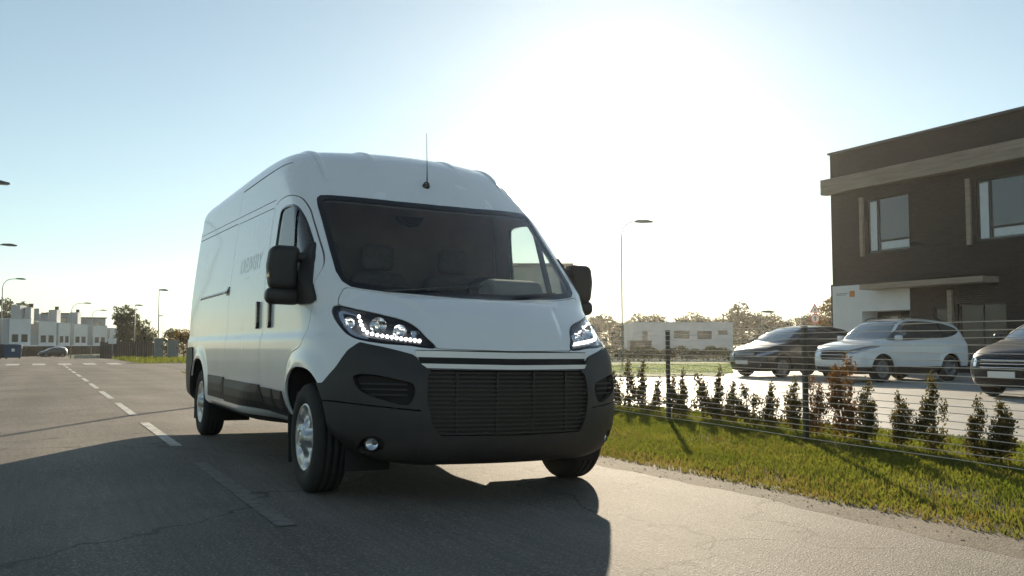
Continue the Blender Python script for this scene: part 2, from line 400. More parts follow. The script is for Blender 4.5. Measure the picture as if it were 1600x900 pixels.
# ---------------------------------------------------------------- the setting
def sm(a, b, x): t = np.clip((x - a) / (b - a), 0, 1); return t * t * (3 - 2 * t)
def gz(x, y):
    """height of the ground: road with a crown, falling away gently far behind"""
    x = np.asarray(x, float); y = np.asarray(y, float)
    cr = np.where(x > -1.4, -(np.clip(x, -1.4, 1.62) + 1) * .0167, .0067 - (-1.4 - np.clip(x, -4.6, -1.4)) * .0167)
    f = 1 - sm(20, 34, y)
    return cr * f - .02 * (1 - f) - 1.0 * sm(55, 140, y)
def at(px, depth, z=None):
    """world point on the ground in the direction of a column of the picture, at a given distance (used once, to measure the place)"""
    a = R(27.54); rgt = (px - 800) / 1420.4 * depth
    x = -2.48 + rgt * math.cos(a) + depth * math.sin(a); y = -4.692 - rgt * math.sin(a) + depth * math.cos(a)
    return Vector((x, y, float(gz(x, y)) if z is None else z))
def sheet(name, xs, ys, m, dz=0., keep=None, parent=None, kind='structure'):
    X, Y = np.meshgrid(xs, ys, indexing='ij'); V = np.stack([X, Y, gz(X, Y) + dz], -1).reshape(-1, 3); nx, ny = X.shape
    i, j = np.meshgrid(np.arange(nx - 1), np.arange(ny - 1), indexing='ij'); a = (i * ny + j).ravel()
    F = np.stack([a, a + ny, a + ny + 1, a + 1], 1)
    if keep is not None: F = F[keep(X[:-1, :-1].ravel() + .5 * (xs[1] - xs[0]), Y[:-1, :-1].ravel() + .5 * (ys[1] - ys[0]))]
    o = mk(name, V, F.astype(np.int32), m, parent, True)
    if kind: o['kind'] = kind
    return o
def groundmat(name, c1, c2, c3, s1, s2, rough, bump, bs, spec=.4, dist=.01):
    m = bpy.data.materials.new(name); m.use_nodes = True; t = m.node_tree; b = t.nodes['Principled BSDF']
    g = t.nodes.new('ShaderNodeNewGeometry'); P = g.outputs['Position']
    def noise(s, d=6):
        n = t.nodes.new('ShaderNodeTexNoise'); n.inputs['Scale'].default_value = s; n.inputs['Detail'].default_value = d; lk(t, P, n.inputs['Vector']); return n.outputs[0]
    def rng(x, a, bb):
        r = t.nodes.new('ShaderNodeMapRange'); r.inputs[1].default_value = a; r.inputs[2].default_value = bb; lk(t, x, r.inputs[0]); return r.outputs[0]
    def mixc(f, a, bb):
        x = t.nodes.new('ShaderNodeMix'); x.data_type = 'RGBA'; lk(t, f, x.inputs[0])
        for sck, v in ((6, a), (7, bb)):
            if isinstance(v, tuple): x.inputs[sck].default_value = (*v, 1)
            else: lk(t, v, x.inputs[sck])
        return x.outputs[2]
    c = mixc(rng(noise(s1), .35, .65), c1, c2); c = mixc(rng(noise(s2, 3), .52, .72), c, c3)
    lk(t, c, b.inputs['Base Color']); b.inputs['Roughness'].default_value = rough; b.inputs['Specular IOR Level'].default_value = spec
    v = t.nodes.new('ShaderNodeTexVoronoi'); v.inputs['Scale'].default_value = bs; lk(t, P, v.inputs['Vector'])
    bp = t.nodes.new('ShaderNodeBump'); bp.inputs['Strength'].default_value = bump; bp.inputs['Distance'].default_value = dist
    lk(t, v.outputs[0], bp.inputs['Height']); lk(t, bp.outputs[0], b.inputs['Normal'])
    return m
def asphalt_mat():
    m = groundmat('asphalt', (.120, .104, .086), (.180, .160, .134), (.33, .295, .25), .55, 75, .80, .5, 110, .3, .008); t = m.node_tree; b = t.nodes['Principled BSDF']
    col = b.inputs['Base Color'].links[0].from_socket; g = t.nodes.new('ShaderNodeNewGeometry')
    def mapped(sc):
        mp = t.nodes.new('ShaderNodeMapping'); mp.inputs['Scale'].default_value = sc; lk(t, g.outputs['Position'], mp.inputs[0]); return mp.outputs[0]
    def nz(vec, s, d=4):
        n = t.nodes.new('ShaderNodeTexNoise'); n.inputs['Scale'].default_value = s; n.inputs['Detail'].default_value = d; lk(t, vec, n.inputs['Vector']); return n.outputs[0]
    def rng(x, a0, a1, b0=0., b1=1.):
        r = t.nodes.new('ShaderNodeMapRange'); r.inputs[1].default_value = a0; r.inputs[2].default_value = a1; r.inputs[3].default_value = b0; r.inputs[4].default_value = b1; lk(t, x, r.inputs[0]); return r.outputs[0]
    def mul(c, f):
        x = t.nodes.new('ShaderNodeMix'); x.data_type = 'RGBA'; x.blend_type = 'MULTIPLY'; x.inputs[0].default_value = 1; lk(t, c, x.inputs[6]); cc = t.nodes.new('ShaderNodeCombineColor')
        for i in range(3): lk(t, f, cc.inputs[i])
        lk(t, cc.outputs[0], x.inputs[7]); return x.outputs[2]
    c = mul(col, rng(nz(mapped((1.1, .05, 1)), 1.0, 3), .35, .65, .80, 1.14))        # wheel tracks along the road
    c = mul(c, rng(nz(mapped((30, 1.6, 1)), 1.0, 3), .35, .65, .90, 1.08))            # fine lengthwise wear
    c = mul(c, rng(nz(mapped((.5, .5, .5)), 1.0, 5), .62, .70, 1.0, .72))             # stains
    v = t.nodes.new('ShaderNodeTexVoronoi'); v.feature = 'DISTANCE_TO_EDGE'; v.inputs['Scale'].default_value = .28
    w = t.nodes.new('ShaderNodeVectorMath'); w.operation = 'ADD'; n = t.nodes.new('ShaderNodeTexNoise'); n.inputs['Scale'].default_value = 1.6; n.inputs['Detail'].default_value = 6; lk(t, g.outputs['Position'], n.inputs['Vector'])
    lk(t, g.outputs['Position'], w.inputs[0]); lk(t, n.outputs['Color'], w.inputs[1]); lk(t, w.outputs[0], v.inputs['Vector'])
    c = mul(c, rng(v.outputs['Distance'], .0, .006, .45, 1.0))                        # cracks
    lk(t, c, b.inputs['Base Color']); return m
M['asphalt'] = asphalt_mat()
M['meadow'] = groundmat('meadow_ground', (.045, .06, .02), (.09, .10, .035), (.13, .11, .06), .35, 6, .95, .8, 30, .2)
M['soil'] = groundmat('verge_soil', (.07, .07, .03), (.11, .095, .05), (.16, .13, .085), 1.2, 14, .95, .9, 60, .2)
M['gravel'] = groundmat('gravel', (.15, .125, .092), (.21, .18, .135), (.29, .255, .20), 2.5, 40, .9, .35, 90, .2)
M['paving'] = groundmat('pale_paving', (.26, .25, .23), (.34, .33, .30), (.40, .39, .36), .5, 9, .55, .25, 30, .5)
M['line'] = mat('worn_road_paint', (.42, .41, .37), .65, var=.4, vscale=9, bump=.3, bscale=90)
M['kerb'] = mat('kerb_stone', (.32, .31, .29), .8, var=.15, vscale=3)

gx = np.concatenate([-np.geomspace(600, 12, 16), np.arange(-8, 30, 1.0), np.geomspace(32, 700, 18)]); gy = np.concatenate([-np.geomspace(300, 25, 8), np.arange(-20, 60, 1.5), np.geomspace(62, 800, 36)])
sheet('ground', gx, gy, 'meadow', -.035)
road = sheet('road', np.arange(-4.6, 1.63, .2), np.arange(-40, 47.01, 1.0), 'asphalt')
side_road = sheet('side_road', np.arange(1.605, 9, 1.0), np.arange(28.5, 44.01, .5), 'asphalt', -.002)
sheet('crossing_street', np.concatenate([np.arange(-60, 2.01, 2.0)]), np.arange(47.0, 176, 1.5), 'asphalt', -.001)
ys_ = np.arange(-14, 28.3, .08); wv = lambda y, ph: .07 * np.sin(y * .9 + ph) + .05 * np.sin(y * 2.3 + ph * 2) + .035 * np.sin(y * 5.7 + ph * 3) + .02 * np.sin(y * 13 + ph)
e0 = 1.49 + .55 * wv(ys_, 1.); e1 = 2.06 + 1.3 * wv(ys_, 2.5); tt = np.linspace(0, 1, 9); Xs = e0[:, None] + (e1 - e0)[:, None] * tt; Ys = np.repeat(ys_[:, None], 9, 1); Vs = np.stack([Xs, Ys, gz(Xs, Ys) + .0035 * np.sin(np.pi * np.clip(tt * 1.2, 0, 1)) + .0006 - .016 * np.clip((tt - .8) / .2, 0, 1)], -1).reshape(-1, 3)
q_ = (np.arange(len(ys_) - 1)[:, None] * 9 + np.arange(8)).ravel(); tag(mk('road_shoulder', Vs, np.stack([q_, q_ + 1, q_ + 10, q_ + 9], 1).astype(np.int32), 'gravel', None, True), kind='structure')
sheet('verge', np.arange(1.62, 6.2, .25), np.arange(-20, 28.3, .5), 'soil', -.022)
sheet('parking_lot', np.arange(5.9, 46, .5), np.arange(-25, 27.6, .5), 'paving', -.012)
# painted markings
M['line_worn_shaded'] = mat('worn_shaded_road_paint', (.165, .152, .135), .78, var=.3, vscale=14, bump=.3, bscale=90)  # worn paint, darkened further for the dashes in the van's shadow
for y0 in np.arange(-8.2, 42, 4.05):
    o = sheet('lane_dash', np.linspace(-1.40, -1.30, 3), np.linspace(y0, y0 + 2.75, 8), 'line_worn_shaded' if y0 < 2 else 'line', .004, parent=road, kind=None)
for x0 in (-3.75, -2.65, -1.55, -.45, .65):
    sheet('crossing_stripe', np.linspace(x0, x0 + .55, 3), np.linspace(42.6, 46.4, 4), 'line', .004, parent=road, kind=None)

# grass: stuff
M['grass'] = leafmat('grass_blade', (.055, .085, .016), (.13, .145, .036), .5, 1.1)
M['lawn_blade'] = leafmat('lawn_blade', (.06, .11, .012), (.10, .16, .025), .55, .9)
M['dry_grass'] = leafmat('dry_grass_blade', (.16, .13, .06), (.10, .11, .035), .45, 2.0)
def blades(name, n, fx, hmin, hmax, wid, m, lean=.5):
    x, y = fx(n); n = len(x); z = gz(x, y) - .03; h = RNG.uniform(hmin, hmax, n) * RNG.uniform(.6, 1, n); a = RNG.uniform(0, 2 * np.pi, n); b = RNG.uniform(0, 2 * np.pi, n); l = RNG.uniform(.1, lean, n) * h
    w = wid * RNG.uniform(.6, 1.3, n); ca, sa = np.cos(a) * w, np.sin(a) * w; lx, ly = np.cos(b) * l, np.sin(b) * l
    V = np.stack([np.stack([x - ca, y - sa, z], 1), np.stack([x + ca, y + sa, z], 1), np.stack([x + ca * .6 + lx * .35, y + sa * .6 + ly * .35, z + h * .6 + .03], 1), np.stack([x + lx, y + ly, z + h + .03], 1)], 1).reshape(-1, 3)
    i = np.arange(n) * 4; F = np.vstack([np.stack([i, i + 1, i + 2], 1), np.stack([i, i + 2, i + 3], 1)])
    return mk(name, V, F.astype(np.int32), m)
def verge_pts(n):
    y = RNG.uniform(-3.5, 1, n) ; y = np.where(RNG.random(n) < .55, RNG.uniform(-4, 7, n), RNG.uniform(-4, 28, n)); x = 1.75 + RNG.random(n) ** .8 * 4.2
    edge = 1.95 + .16 * np.sin(y * 1.7) + .13 * np.sin(y * 4.3 + 1) + .08 * np.sin(y * 11); k = (x > edge + RNG.exponential(.12, n)) & (np.sin(x * 2.1 + y * 1.3) + np.sin(x * 5.3 - y * 3.1) + RNG.normal(0, .8, n) > -1.3); return x[k], y[k]
tag(blades('grass', 170000, verge_pts, .018, .05, .0032, 'grass', .9), 'short green grass of the roadside verge in front of the wire fence', 'grass', kind='stuff')
def dry_pts(n):
    y = RNG.uniform(-4, 20, n); x = 1.80 + RNG.exponential(.42, n); return x, y
tag(blades('dry_grass', 42000, dry_pts, .015, .045, .003, 'dry_grass', .8), 'dry brown grass along the gravel edge of the road', 'grass', kind='stuff')
def mixed_pts(n):
    y = RNG.uniform(-4, 16, n); x = 1.9 + RNG.random(n) * 2.9; k = np.sin(x * 1.7 + y * .9) + np.sin(x * 3.1 - y * 2.3 + 1) + RNG.normal(0, .5, n) > .55; return x[k], y[k]
tag(blades('withered_grass', 60000, mixed_pts, .015, .045, .0032, 'dry_grass', .9), 'withered brown patches among the verge grass', 'grass', kind='stuff')
def lawn_pts(n):
    x = RNG.uniform(10, 27, n); y = RNG.uniform(15, 31, n); d = (x * .462 + y * .887); k = (d > 25.3 - 1.145 + 1) & (y - 17.3 > (x - 14.5) * -.21) & (y < 31.5) & (x - 16.5 < (y - 17) * .87); return x[k], y[k]
lx = np.arange(9.2, 40, .5); ly = np.arange(15.5, 44, .5)
M['lawn'] = groundmat('lawn_ground', (.05, .10, .012), (.08, .14, .02), (.10, .14, .03), .6, 8, .9, .6, 40, .2)
sheet('lawn', lx, ly, 'lawn', .015, keep=lambda x, y: (y - 17.5 > (x - 14.5) * -.21) & (x - 16.2 < (y - 17) * .87))
tag(blades('lawn_grass', 60000, lawn_pts, .03, .07, .010, 'lawn_blade'), 'sunlit mown grass of the lawn beyond the wire fence', 'grass', kind='stuff')
def far_pts(n):
    x = RNG.uniform(2, 30, n); y = RNG.uniform(45, 66, n); k = (x > 2.2 + (y < 46) * 2); return x[k], y[k]
tag(blades('far_grass', 14000, far_pts, .10, .30, .02, 'grass'), 'rough grass bank beyond the crossing beside the grey cabinets', 'grass', kind='stuff')
def corner_pts(n):
    y = RNG.uniform(18, 28.2, n); x = RNG.uniform(1.9, 7, n); return x, y
tag(blades('corner_grass', 9000, corner_pts, .05, .16, .008, 'grass'), 'grass on the corner of the side road behind the van', 'grass', kind='stuff')

# loose stones along the crumbling edge
def stones(n):
    y = RNG.uniform(-4, 12, n); x = 1.50 + np.abs(RNG.normal(.22, .22, n)); r = RNG.uniform(.002, .007, n); z = gz(x, y) + .004; k = 5; V = []; F = []
    a = np.linspace(0, 2 * np.pi, k, False); ring = np.stack([np.cos(a), np.sin(a)], 1)
    P = np.stack([x, y, z], 1); jit = RNG.uniform(.7, 1.3, (n, k))
    V = np.concatenate([np.concatenate([P[:, None, :2] + ring[None] * (r[:, None] * jit)[:, :, None], np.repeat(P[:, None, 2:], k, 1)], 2), (P + np.stack([0 * r, 0 * r, r * .9], 1))[:, None]], 1).reshape(-1, 3); i = np.arange(n) * (k + 1)
    F = np.vstack([np.stack([i + j, i + (j + 1) % k, i + k], 1) for j in range(k)]); return mk('loose_gravel', V, F.astype(np.int32), 'gravel')
tag(stones(1200), 'loose gravel strewn along the crumbling road edge', 'gravel', kind='stuff')

# ---------------------------------------------------------------- vegetation
M['bark'] = mat('bark', (.09, .07, .05), .9, var=.3, vscale=8, bump=.6, bscale=30)
M['leaf'] = leafmat('tree_leaf', (.028, .038, .011), (.065, .068, .02), .3, .8)
M['leaf_autumn'] = leafmat('autumn_leaf', (.08, .06, .018), (.14, .085, .03), .45, .8)
M['leaf_far'] = leafmat('far_leaf', (.028, .036, .010), (.060, .066, .018), .28, .25)
M['thuja'] = leafmat('hedge_leaf', (.042, .045, .016), (.085, .07, .028), .45, 5)
M['thuja_red'] = leafmat('hedge_leaf_russet', (.085, .05, .022), (.12, .065, .03), .35, 6)
def leaf_cloud(centres, radii, n, size, rng, shell=.55):
    c = np.array(centres); r = np.array(radii); wts = (r.prod(1) ** .67); pick = rng.choice(len(c), n, p=wts / wts.sum())
    d = rng.normal(size=(n, 3)); d /= np.linalg.norm(d, axis=1, keepdims=True); rad = (shell + (1 - shell) * rng.random(n)) ** .8
    rad *= 1 + .22 * np.sin(d[:, 0] * 7 + pick) * np.cos(d[:, 2] * 6 + pick * 2)
    P = c[pick] + d * r[pick] * rad[:, None]
    u = rng.normal(size=(n, 3)); u /= np.linalg.norm(u, axis=1, keepdims=True); v = np.cross(u, rng.normal(size=(n, 3))); v /= np.linalg.norm(v, axis=1, keepdims=True)
    s = size * rng.uniform(.6, 1.4, n)[:, None]
    V = np.stack([P - u * s, P + v * s * .55, P + u * s, P - v * s * .55], 1).reshape(-1, 3); i = np.arange(n) * 4
    return V, np.stack([i, i + 1, i + 2, i + 3], 1).astype(np.int32)
def tree(name, loc, h, w, n, size, leaf, seed, trunk_r=.16, low=.25, label=None, group=None, cat='tree', blobs=9):
    rng = np.random.default_rng(seed); e = empty(name, loc); cs = []; rs = []
    for i in range(blobs):
        t = rng.random(); a = rng.random() * 6.28; zz = h * (low + (1 - low) * (.12 + .76 * t)); sp = w * .5 * (1 - .55 * abs(t - .4) * 1.6) * rng.uniform(.25, .85)
        cs.append((math.cos(a) * sp, math.sin(a) * sp, zz)); q = rng.uniform(.2, .36); rs.append((w * q, w * q, h * (1 - low) * rng.uniform(.14, .24)))
    V, F = leaf_cloud(cs, rs, n, size, rng); mk('crown', V, F, leaf, e)
    tk = MB(); tk.tube([(0, 0, -.1), (.04 * h * .1, 0, h * .3), (0, .05, h * .7)], [trunk_r, trunk_r * .7, trunk_r * .25], 7)
    for i in range(5):
        c = cs[i % len(cs)]; tk.tube([(0, 0, h * (.2 + .06 * i)), (c[0] * .5, c[1] * .5, c[2] * .75), (c[0] * .9, c[1] * .9, c[2])], [trunk_r * .4, trunk_r * .25, trunk_r * .1], 5)
    tk.build('trunk', 'bark', e, True)
    if label: tag(e, label, cat, group)
    return e
# hedge plants behind the fence: four kinds of plant, copied
def shrub_mesh(seed, h, w, n, leaf):
    rng = np.random.default_rng(seed); e = empty('hedge_shrub'); cs = []; rs = []
    for i in range(6):
        t = i / 5; cs.append((rng.normal(0, w * .13), rng.normal(0, w * .13), h * (.2 + .62 * t))); q = w * (.46 - .28 * t) * rng.uniform(.8, 1.15); rs.append((q, q, h * .17))
    for i in range(4): a = rng.random() * 6.28; cs.append((math.cos(a) * w * .3, math.sin(a) * w * .3, h * rng.uniform(.25, .6))); rs.append((w * .16, w * .16, h * .15))
    V, F = leaf_cloud(cs, rs, n, .017, rng, .15); mk('foliage', V, F, leaf, e)
    MB().tube([(0, 0, -.05), (.01, 0, h * .5), (0, .01, h * .85)], [.014, .010, .004], 5).build('stem', 'bark', e); return e
protos = [shrub_mesh(1, .66, .40, 2300, 'thuja'), shrub_mesh(2, .72, .36, 2200, 'thuja'), shrub_mesh(3, .60, .42, 2200, 'thuja'), shrub_mesh(4, .78, .42, 2400, 'thuja_red')]
FA = Vector((4.63, 4.66)); FD = Vector((.34, 2.66)).normalized(); FNV = Vector((FD.y, -FD.x))
rr = random.Random(5); used = set(); ns = 0
kinds = [2, 1, 0, 3, 1, 0, 3, 3, 2, 0, 1, 2, 0, 1, 2, 1, 0, 2, 3, 1, 0, 2, 1, 0, 2, 1, 0, 2, 1, 0]
s_ = -5.4
while s_ < 9.5:
    ki = [3 if abs(s_ + 2.6) < .5 else kinds[ns % len(kinds)]][0]
    if ki == 3 and not (abs(s_ + 2.6) < .5): ki = 1
    p = protos[ki]; o = p if ki not in used else dup(p); used.add(ki)
    q = FA + FD * s_ + FNV * (.36 + rr.uniform(-.05, .05)); o.location = (q.x, q.y, float(gz(q.x, q.y)) - .02); o.rotation_euler = (0, 0, rr.uniform(0, 6.28)); k_ = rr.uniform(.80, 1.08); o.scale = (k_ * rr.uniform(.68, .92), k_ * rr.uniform(.68, .92), k_ * rr.uniform(.95, 1.12)); o.rotation_euler.x = rr.uniform(-.1, .1)
    tag(o, 'russet-leaved young hedge shrub in the row behind the wire fence' if ki == 3 else 'young dark green hedge shrub planted in the row behind the wire fence', 'shrub', 'russet shrubs of the hedge row' if ki == 3 else 'green shrubs of the hedge row')
    ns += 1; s_ += rr.uniform(.29, .43)

# wire fence
fz = float(gz(4.5, 3)) - .02
fence = empty('wire_fence', (FA.x, FA.y, fz)); tag(fence, 'low fence of horizontal steel wires on dark posts along the verge', 'fence')
M['post'] = mat('fence_post', (.035, .04, .032), .55, metal=.2, var=.2, vscale=12); M['wire'] = mat('galvanised_wire', (.72, .68, .60), .4, metal=.6, var=.1, vscale=30)
s0, s1 = -5.37, 21.5
pm = None
for i in range(11):
    s = -5.37 + i * 2.685; q = FD * s
    if pm is None:
        pm = MB().box((-.022, -.022, -.05), (.022, .022, 1.15)).box((-.026, -.026, 1.15), (.026, .026, 1.16)).build('post', 'post', fence, bevel=.004)
        o = pm
    else: o = pm.copy(); COL.objects.link(o); o.parent = fence
    o.location = (q.x, q.y, 0); o.rotation_euler = (0, 0, -math.atan2(FD.x, FD.y))
for i in range(19):
    z = .06 + i * .0605; pts = []
    for j in range(41):
        t = j / 40; s = s0 + (s1 - s0) * t; q = FD * s - FNV * .027; pts.append((q.x, q.y, z + .004 * math.sin(j * 1.3 + i * 2.1)))
    MB().tube(pts, .0033, 5).build('wire', 'wire', fence)
# ---------------------------------------------------------------- street lamps and signs
M['galv'] = mat('galvanised_steel', (.30, .31, .31), .5, metal=.6, var=.12, vscale=8); M['lamp_head'] = mat('lamp_head_grey', (.10, .105, .11), .5, var=.1)
M['lamp_lens'] = mat('lamp_lens_frosted', (.6, .6, .58), .3, var=.05)
def street_lamp(loc, h, arm, ang, label, flat=False, group=None, r=.07):
    e = empty('street_lamp', loc); d = Vector((math.cos(ang), math.sin(ang), 0)); k = MB()
    if flat: k.tube([(0, 0, -.2), (0, 0, h * .5), (0, 0, h)], [r, r * .8, r * .65], 8)
    else:
        pts = [(0, 0, -.2), (0, 0, h * .5), (0, 0, h * .88)]; rs = [r, r * .85, r * .7]
        for t in np.linspace(.15, 1, 7):
            a = t * math.pi / 2; pts.append(tuple(d * (arm * .55 * (1 - math.cos(a))) + Vector((0, 0, h * .88 + h * .115 * math.sin(a))))); rs.append(r * .5)
        pts.append(tuple(d * arm * .85 + Vector((0, 0, h * 1.0)))); rs.append(r * .45)
        k.tube(pts, rs, 8)
    k.build('pole', 'galv', e, True)
    o = d * (arm * (.0 if flat else .78)) + Vector((0, 0, h - (.0 if flat else .02))); L = .95 if not flat else .85; sd_ = Vector((-d.y, d.x, 0)); up = Vector((0, 0, 1))
    hd = MB().prism([(-.05, -.02), (L * .35, -.05), (L, -.03), (L * 1.02, .03), (L * .6, .12), (.1, .10), (-.05, .05)], o - sd_ * .13, d, up, sd_, .26).build('lamp_head', 'lamp_head', e, bevel=.02)
    MB().obox(o, d, sd_, up, (L * .38, -.09, -.065), (L * .92, .09, -.035)).build('lamp_glass', 'lamp_lens', hd)
    tag(e, label, 'street lamp', group); return e
for (x, y), lab in (((-5.9, 40.5), 'tall curved street lamp whose dark head pokes in highest at the left picture edge'), ((-6.1, 68.6), 'curved street lamp whose dark head pokes in lower at the left picture edge'), ((-5.9, 105.8), 'curved street lamp standing before the first white row house')):
    street_lamp((x, y, float(gz(x, y))), 8.0 + (1.0 * float(sm(55, 140, y))), 1.55, 0, lab)
p = at(112, 125); street_lamp(p, 7.7, 1.9, R(-5), 'curved street lamp in front of the row house with two chimneys')
p = at(144, 140); street_lamp(p, 7.3, 1.4, R(-5), 'thin curved street lamp in front of the farthest row houses')
p = at(248, 90); street_lamp(p, 6.75, .8, R(-10), 'flat-headed street lamp above the tall grey cabinet', True)
p = at(211, 110); street_lamp(p, 6.5, .8, R(-10), 'flat-headed street lamp in front of the big dark tree', True)
p = at(183, 120); street_lamp(p, 5.1, .7, R(-10), 'short street lamp beside the white sign and dark fence', True, r=.06)
p = at(255, 150); street_lamp(p, 6.7, .8, R(190), 'distant thin street lamp beyond the grey cabinets', True, r=.06)
p = at(972, 50); street_lamp(p, 7.75, 1.0, R(-28), 'tall pale street lamp beside the van against the bright sky', r=.048)
p = at(1190, 60); street_lamp(p, 3.1, .5, R(-28), 'slim low lamp post in front of the trees beside the dark hatchback', True, r=.04)
street_lamp((4.75, 16.9, float(gz(4.75, 16.9))), 5.0, .5, R(180), 'street lamp hidden behind the van, throwing a thin shadow across the road', True)
M['sign_white'] = mat('sign_white', (.72, .72, .70), .4, var=.05); M['sign_red'] = mat('sign_red', (.45, .03, .03), .4, var=.05); M['sign_grey'] = mat('sign_grey', (.22, .22, .22), .5, var=.1); M['sign_blue'] = mat('sign_blue', (.03, .10, .35), .4, var=.05)
sp = at(1273, 45); sg = empty('road_sign', sp); tag(sg, 'road sign post with a triangular plate above a round plate', 'road sign')
su = Vector((math.cos(R(27.5)), -math.sin(R(27.5)), 0)); sn = Vector((-math.sin(R(27.5)), -math.cos(R(27.5)), 0)); up = Vector((0, 0, 1))
MB().tube([(0, 0, -.1), (0, 0, 3.0)], .03, 8).build('pole', 'galv', sg, True)
tri = [(-.27, 2.53), (.27, 2.53), (0, 2.99)]; tr = MB().prism(tri, sn * .035, su, up, sn, .012).build('triangle_plate', 'sign_red', sg)
MB().prism([(-.19, 2.575), (.19, 2.575), (0, 2.90)], sn * .05, su, up, sn, .004).build('triangle_field', 'sign_white', tr)
MB().prism([(-.05, 2.62), (.05, 2.62), (.02, 2.76), (-.02, 2.76)], sn * .057, su, up, sn, .003).build('triangle_symbol', 'sign_grey', tr)
cir = [(.24 * math.cos(a), 2.24 + .24 * math.sin(a)) for a in np.linspace(0, 6.283, 28, False)]; rd = MB().prism(cir, sn * .035, su, up, sn, .012).build('round_plate', 'sign_red', sg)
MB().prism([(x * .78, 2.24 + (y - 2.24) * .78) for x, y in cir], sn * .05, su, up, sn, .004).build('round_field', 'sign_white', rd)
MB().prism([(-.03, 2.12), (.04, 2.12), (.05, 2.3), (.12, 2.3), (-.02, 2.38), (-.10, 2.26), (-.03, 2.27)], sn * .057, su, up, sn, .003).build('round_symbol', 'sign_grey', rd)

# ---------------------------------------------------------------- buildings
def brickmat():
    m = bpy.data.materials.new('dark_brick'); m.use_nodes = True; t = m.node_tree; b = t.nodes['Principled BSDF']
    g = t.nodes.new('ShaderNodeNewGeometry'); sx = t.nodes.new('ShaderNodeSeparateXYZ'); lk(t, g.outputs['Position'], sx.inputs[0])
    ad = t.nodes.new('ShaderNodeMath'); ad.operation = 'ADD'; lk(t, sx.outputs[0], ad.inputs[0]); lk(t, sx.outputs[1], ad.inputs[1])
    cb = t.nodes.new('ShaderNodeCombineXYZ'); lk(t, ad.outputs[0], cb.inputs[0]); lk(t, sx.outputs[2], cb.inputs[1])
    br = t.nodes.new('ShaderNodeTexBrick'); lk(t, cb.outputs[0], br.inputs['Vector']); br.inputs['Scale'].default_value = 1
    br.inputs['Color1'].default_value = (.020, .016, .0155, 1); br.inputs['Color2'].default_value = (.034, .026, .0235, 1); br.inputs['Mortar'].default_value = (.015, .013, .013, 1)
    br.inputs['Brick Width'].default_value = .25; br.inputs['Row Height'].default_value = .078; br.inputs['Mortar Size'].default_value = .012
    lk(t, br.outputs['Color'], b.inputs['Base Color']); b.inputs['Roughness'].default_value = .85
    bp = t.nodes.new('ShaderNodeBump'); bp.inputs['Strength'].default_value = .7; bp.inputs['Distance'].default_value = .012; bp.invert = True
    lk(t, br.outputs['Fac'], bp.inputs['Height']); lk(t, bp.outputs[0], b.inputs['Normal']); return m
M['brick'] = brickmat()
M['wood'] = mat('weathered_boards', (.27, .215, .17), .75, var=.2, vscale=3, bump=.3, bscale=20, stretch=(4, .3, 4)); M['frame_dark'] = mat('window_frame_dark', (.035, .03, .028), .45, var=.1)
M['render_white'] = mat('white_render', (.66, .67, .68), .85, var=.05, vscale=1.5, bump=.15, bscale=60); M['metal_cap'] = mat('roof_edge_metal', (.10, .10, .10), .45, metal=.4, var=.1)
M['pane'] = mat('reflecting_pane', (.03, .04, .045), .04, spec=1.0, coat=1.0, var=.1, vscale=1); M['pane_dull'] = mat('dull_pane', (.025, .03, .034), .12, spec=.6, var=.1, vscale=1); M['panel_pale'] = mat('pale_panel', (.55, .60, .63), .5, var=.05)
M['orange'] = mat('orange_print', (.55, .22, .05), .5, var=.05)
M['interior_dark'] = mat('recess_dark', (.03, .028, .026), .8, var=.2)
def wall_holes(name, o, u, w, L, z0, z1, holes, m, parent, dep=.18):
    """upright wall through o along u with real openings (a0,a1,z0,z1); w points outwards"""
    o, u, w = Vector(o), Vector(u), Vector(w); up = Vector((0, 0, 1)); A = sorted({0, L, *[h[0] for h in holes], *[h[1] for h in holes]}); Z = sorted({z0, z1, *[h[2] for h in holes], *[h[3] for h in holes]}); k = MB()
    def P(a, z, d=0.): return tuple(o + u * a + up * z - w * d)
    flip = u.cross(up).dot(w) < 0
    def q(*p): k.add(p if not flip else p[::-1], [(0, 1, 2, 3)])
    for a0, a1 in zip(A, A[1:]):
        for b0, b1 in zip(Z, Z[1:]):
            if any(h[0] <= (a0 + a1) / 2 <= h[1] and h[2] <= (b0 + b1) / 2 <= h[3] for h in holes): continue
            q(P(a0, b0), P(a1, b0), P(a1, b1), P(a0, b1))
    for a0, a1, b0, b1 in holes:
        q(P(a0, b0), P(a0, b0, dep), P(a1, b0, dep), P(a1, b0)); q(P(a0, b1, dep), P(a0, b1), P(a1, b1), P(a1, b1, dep))
        q(P(a0, b1), P(a0, b1, dep), P(a0, b0, dep), P(a0, b0)); q(P(a1, b0), P(a1, b0, dep), P(a1, b1, dep), P(a1, b1))
    return k.build(name, m, parent)
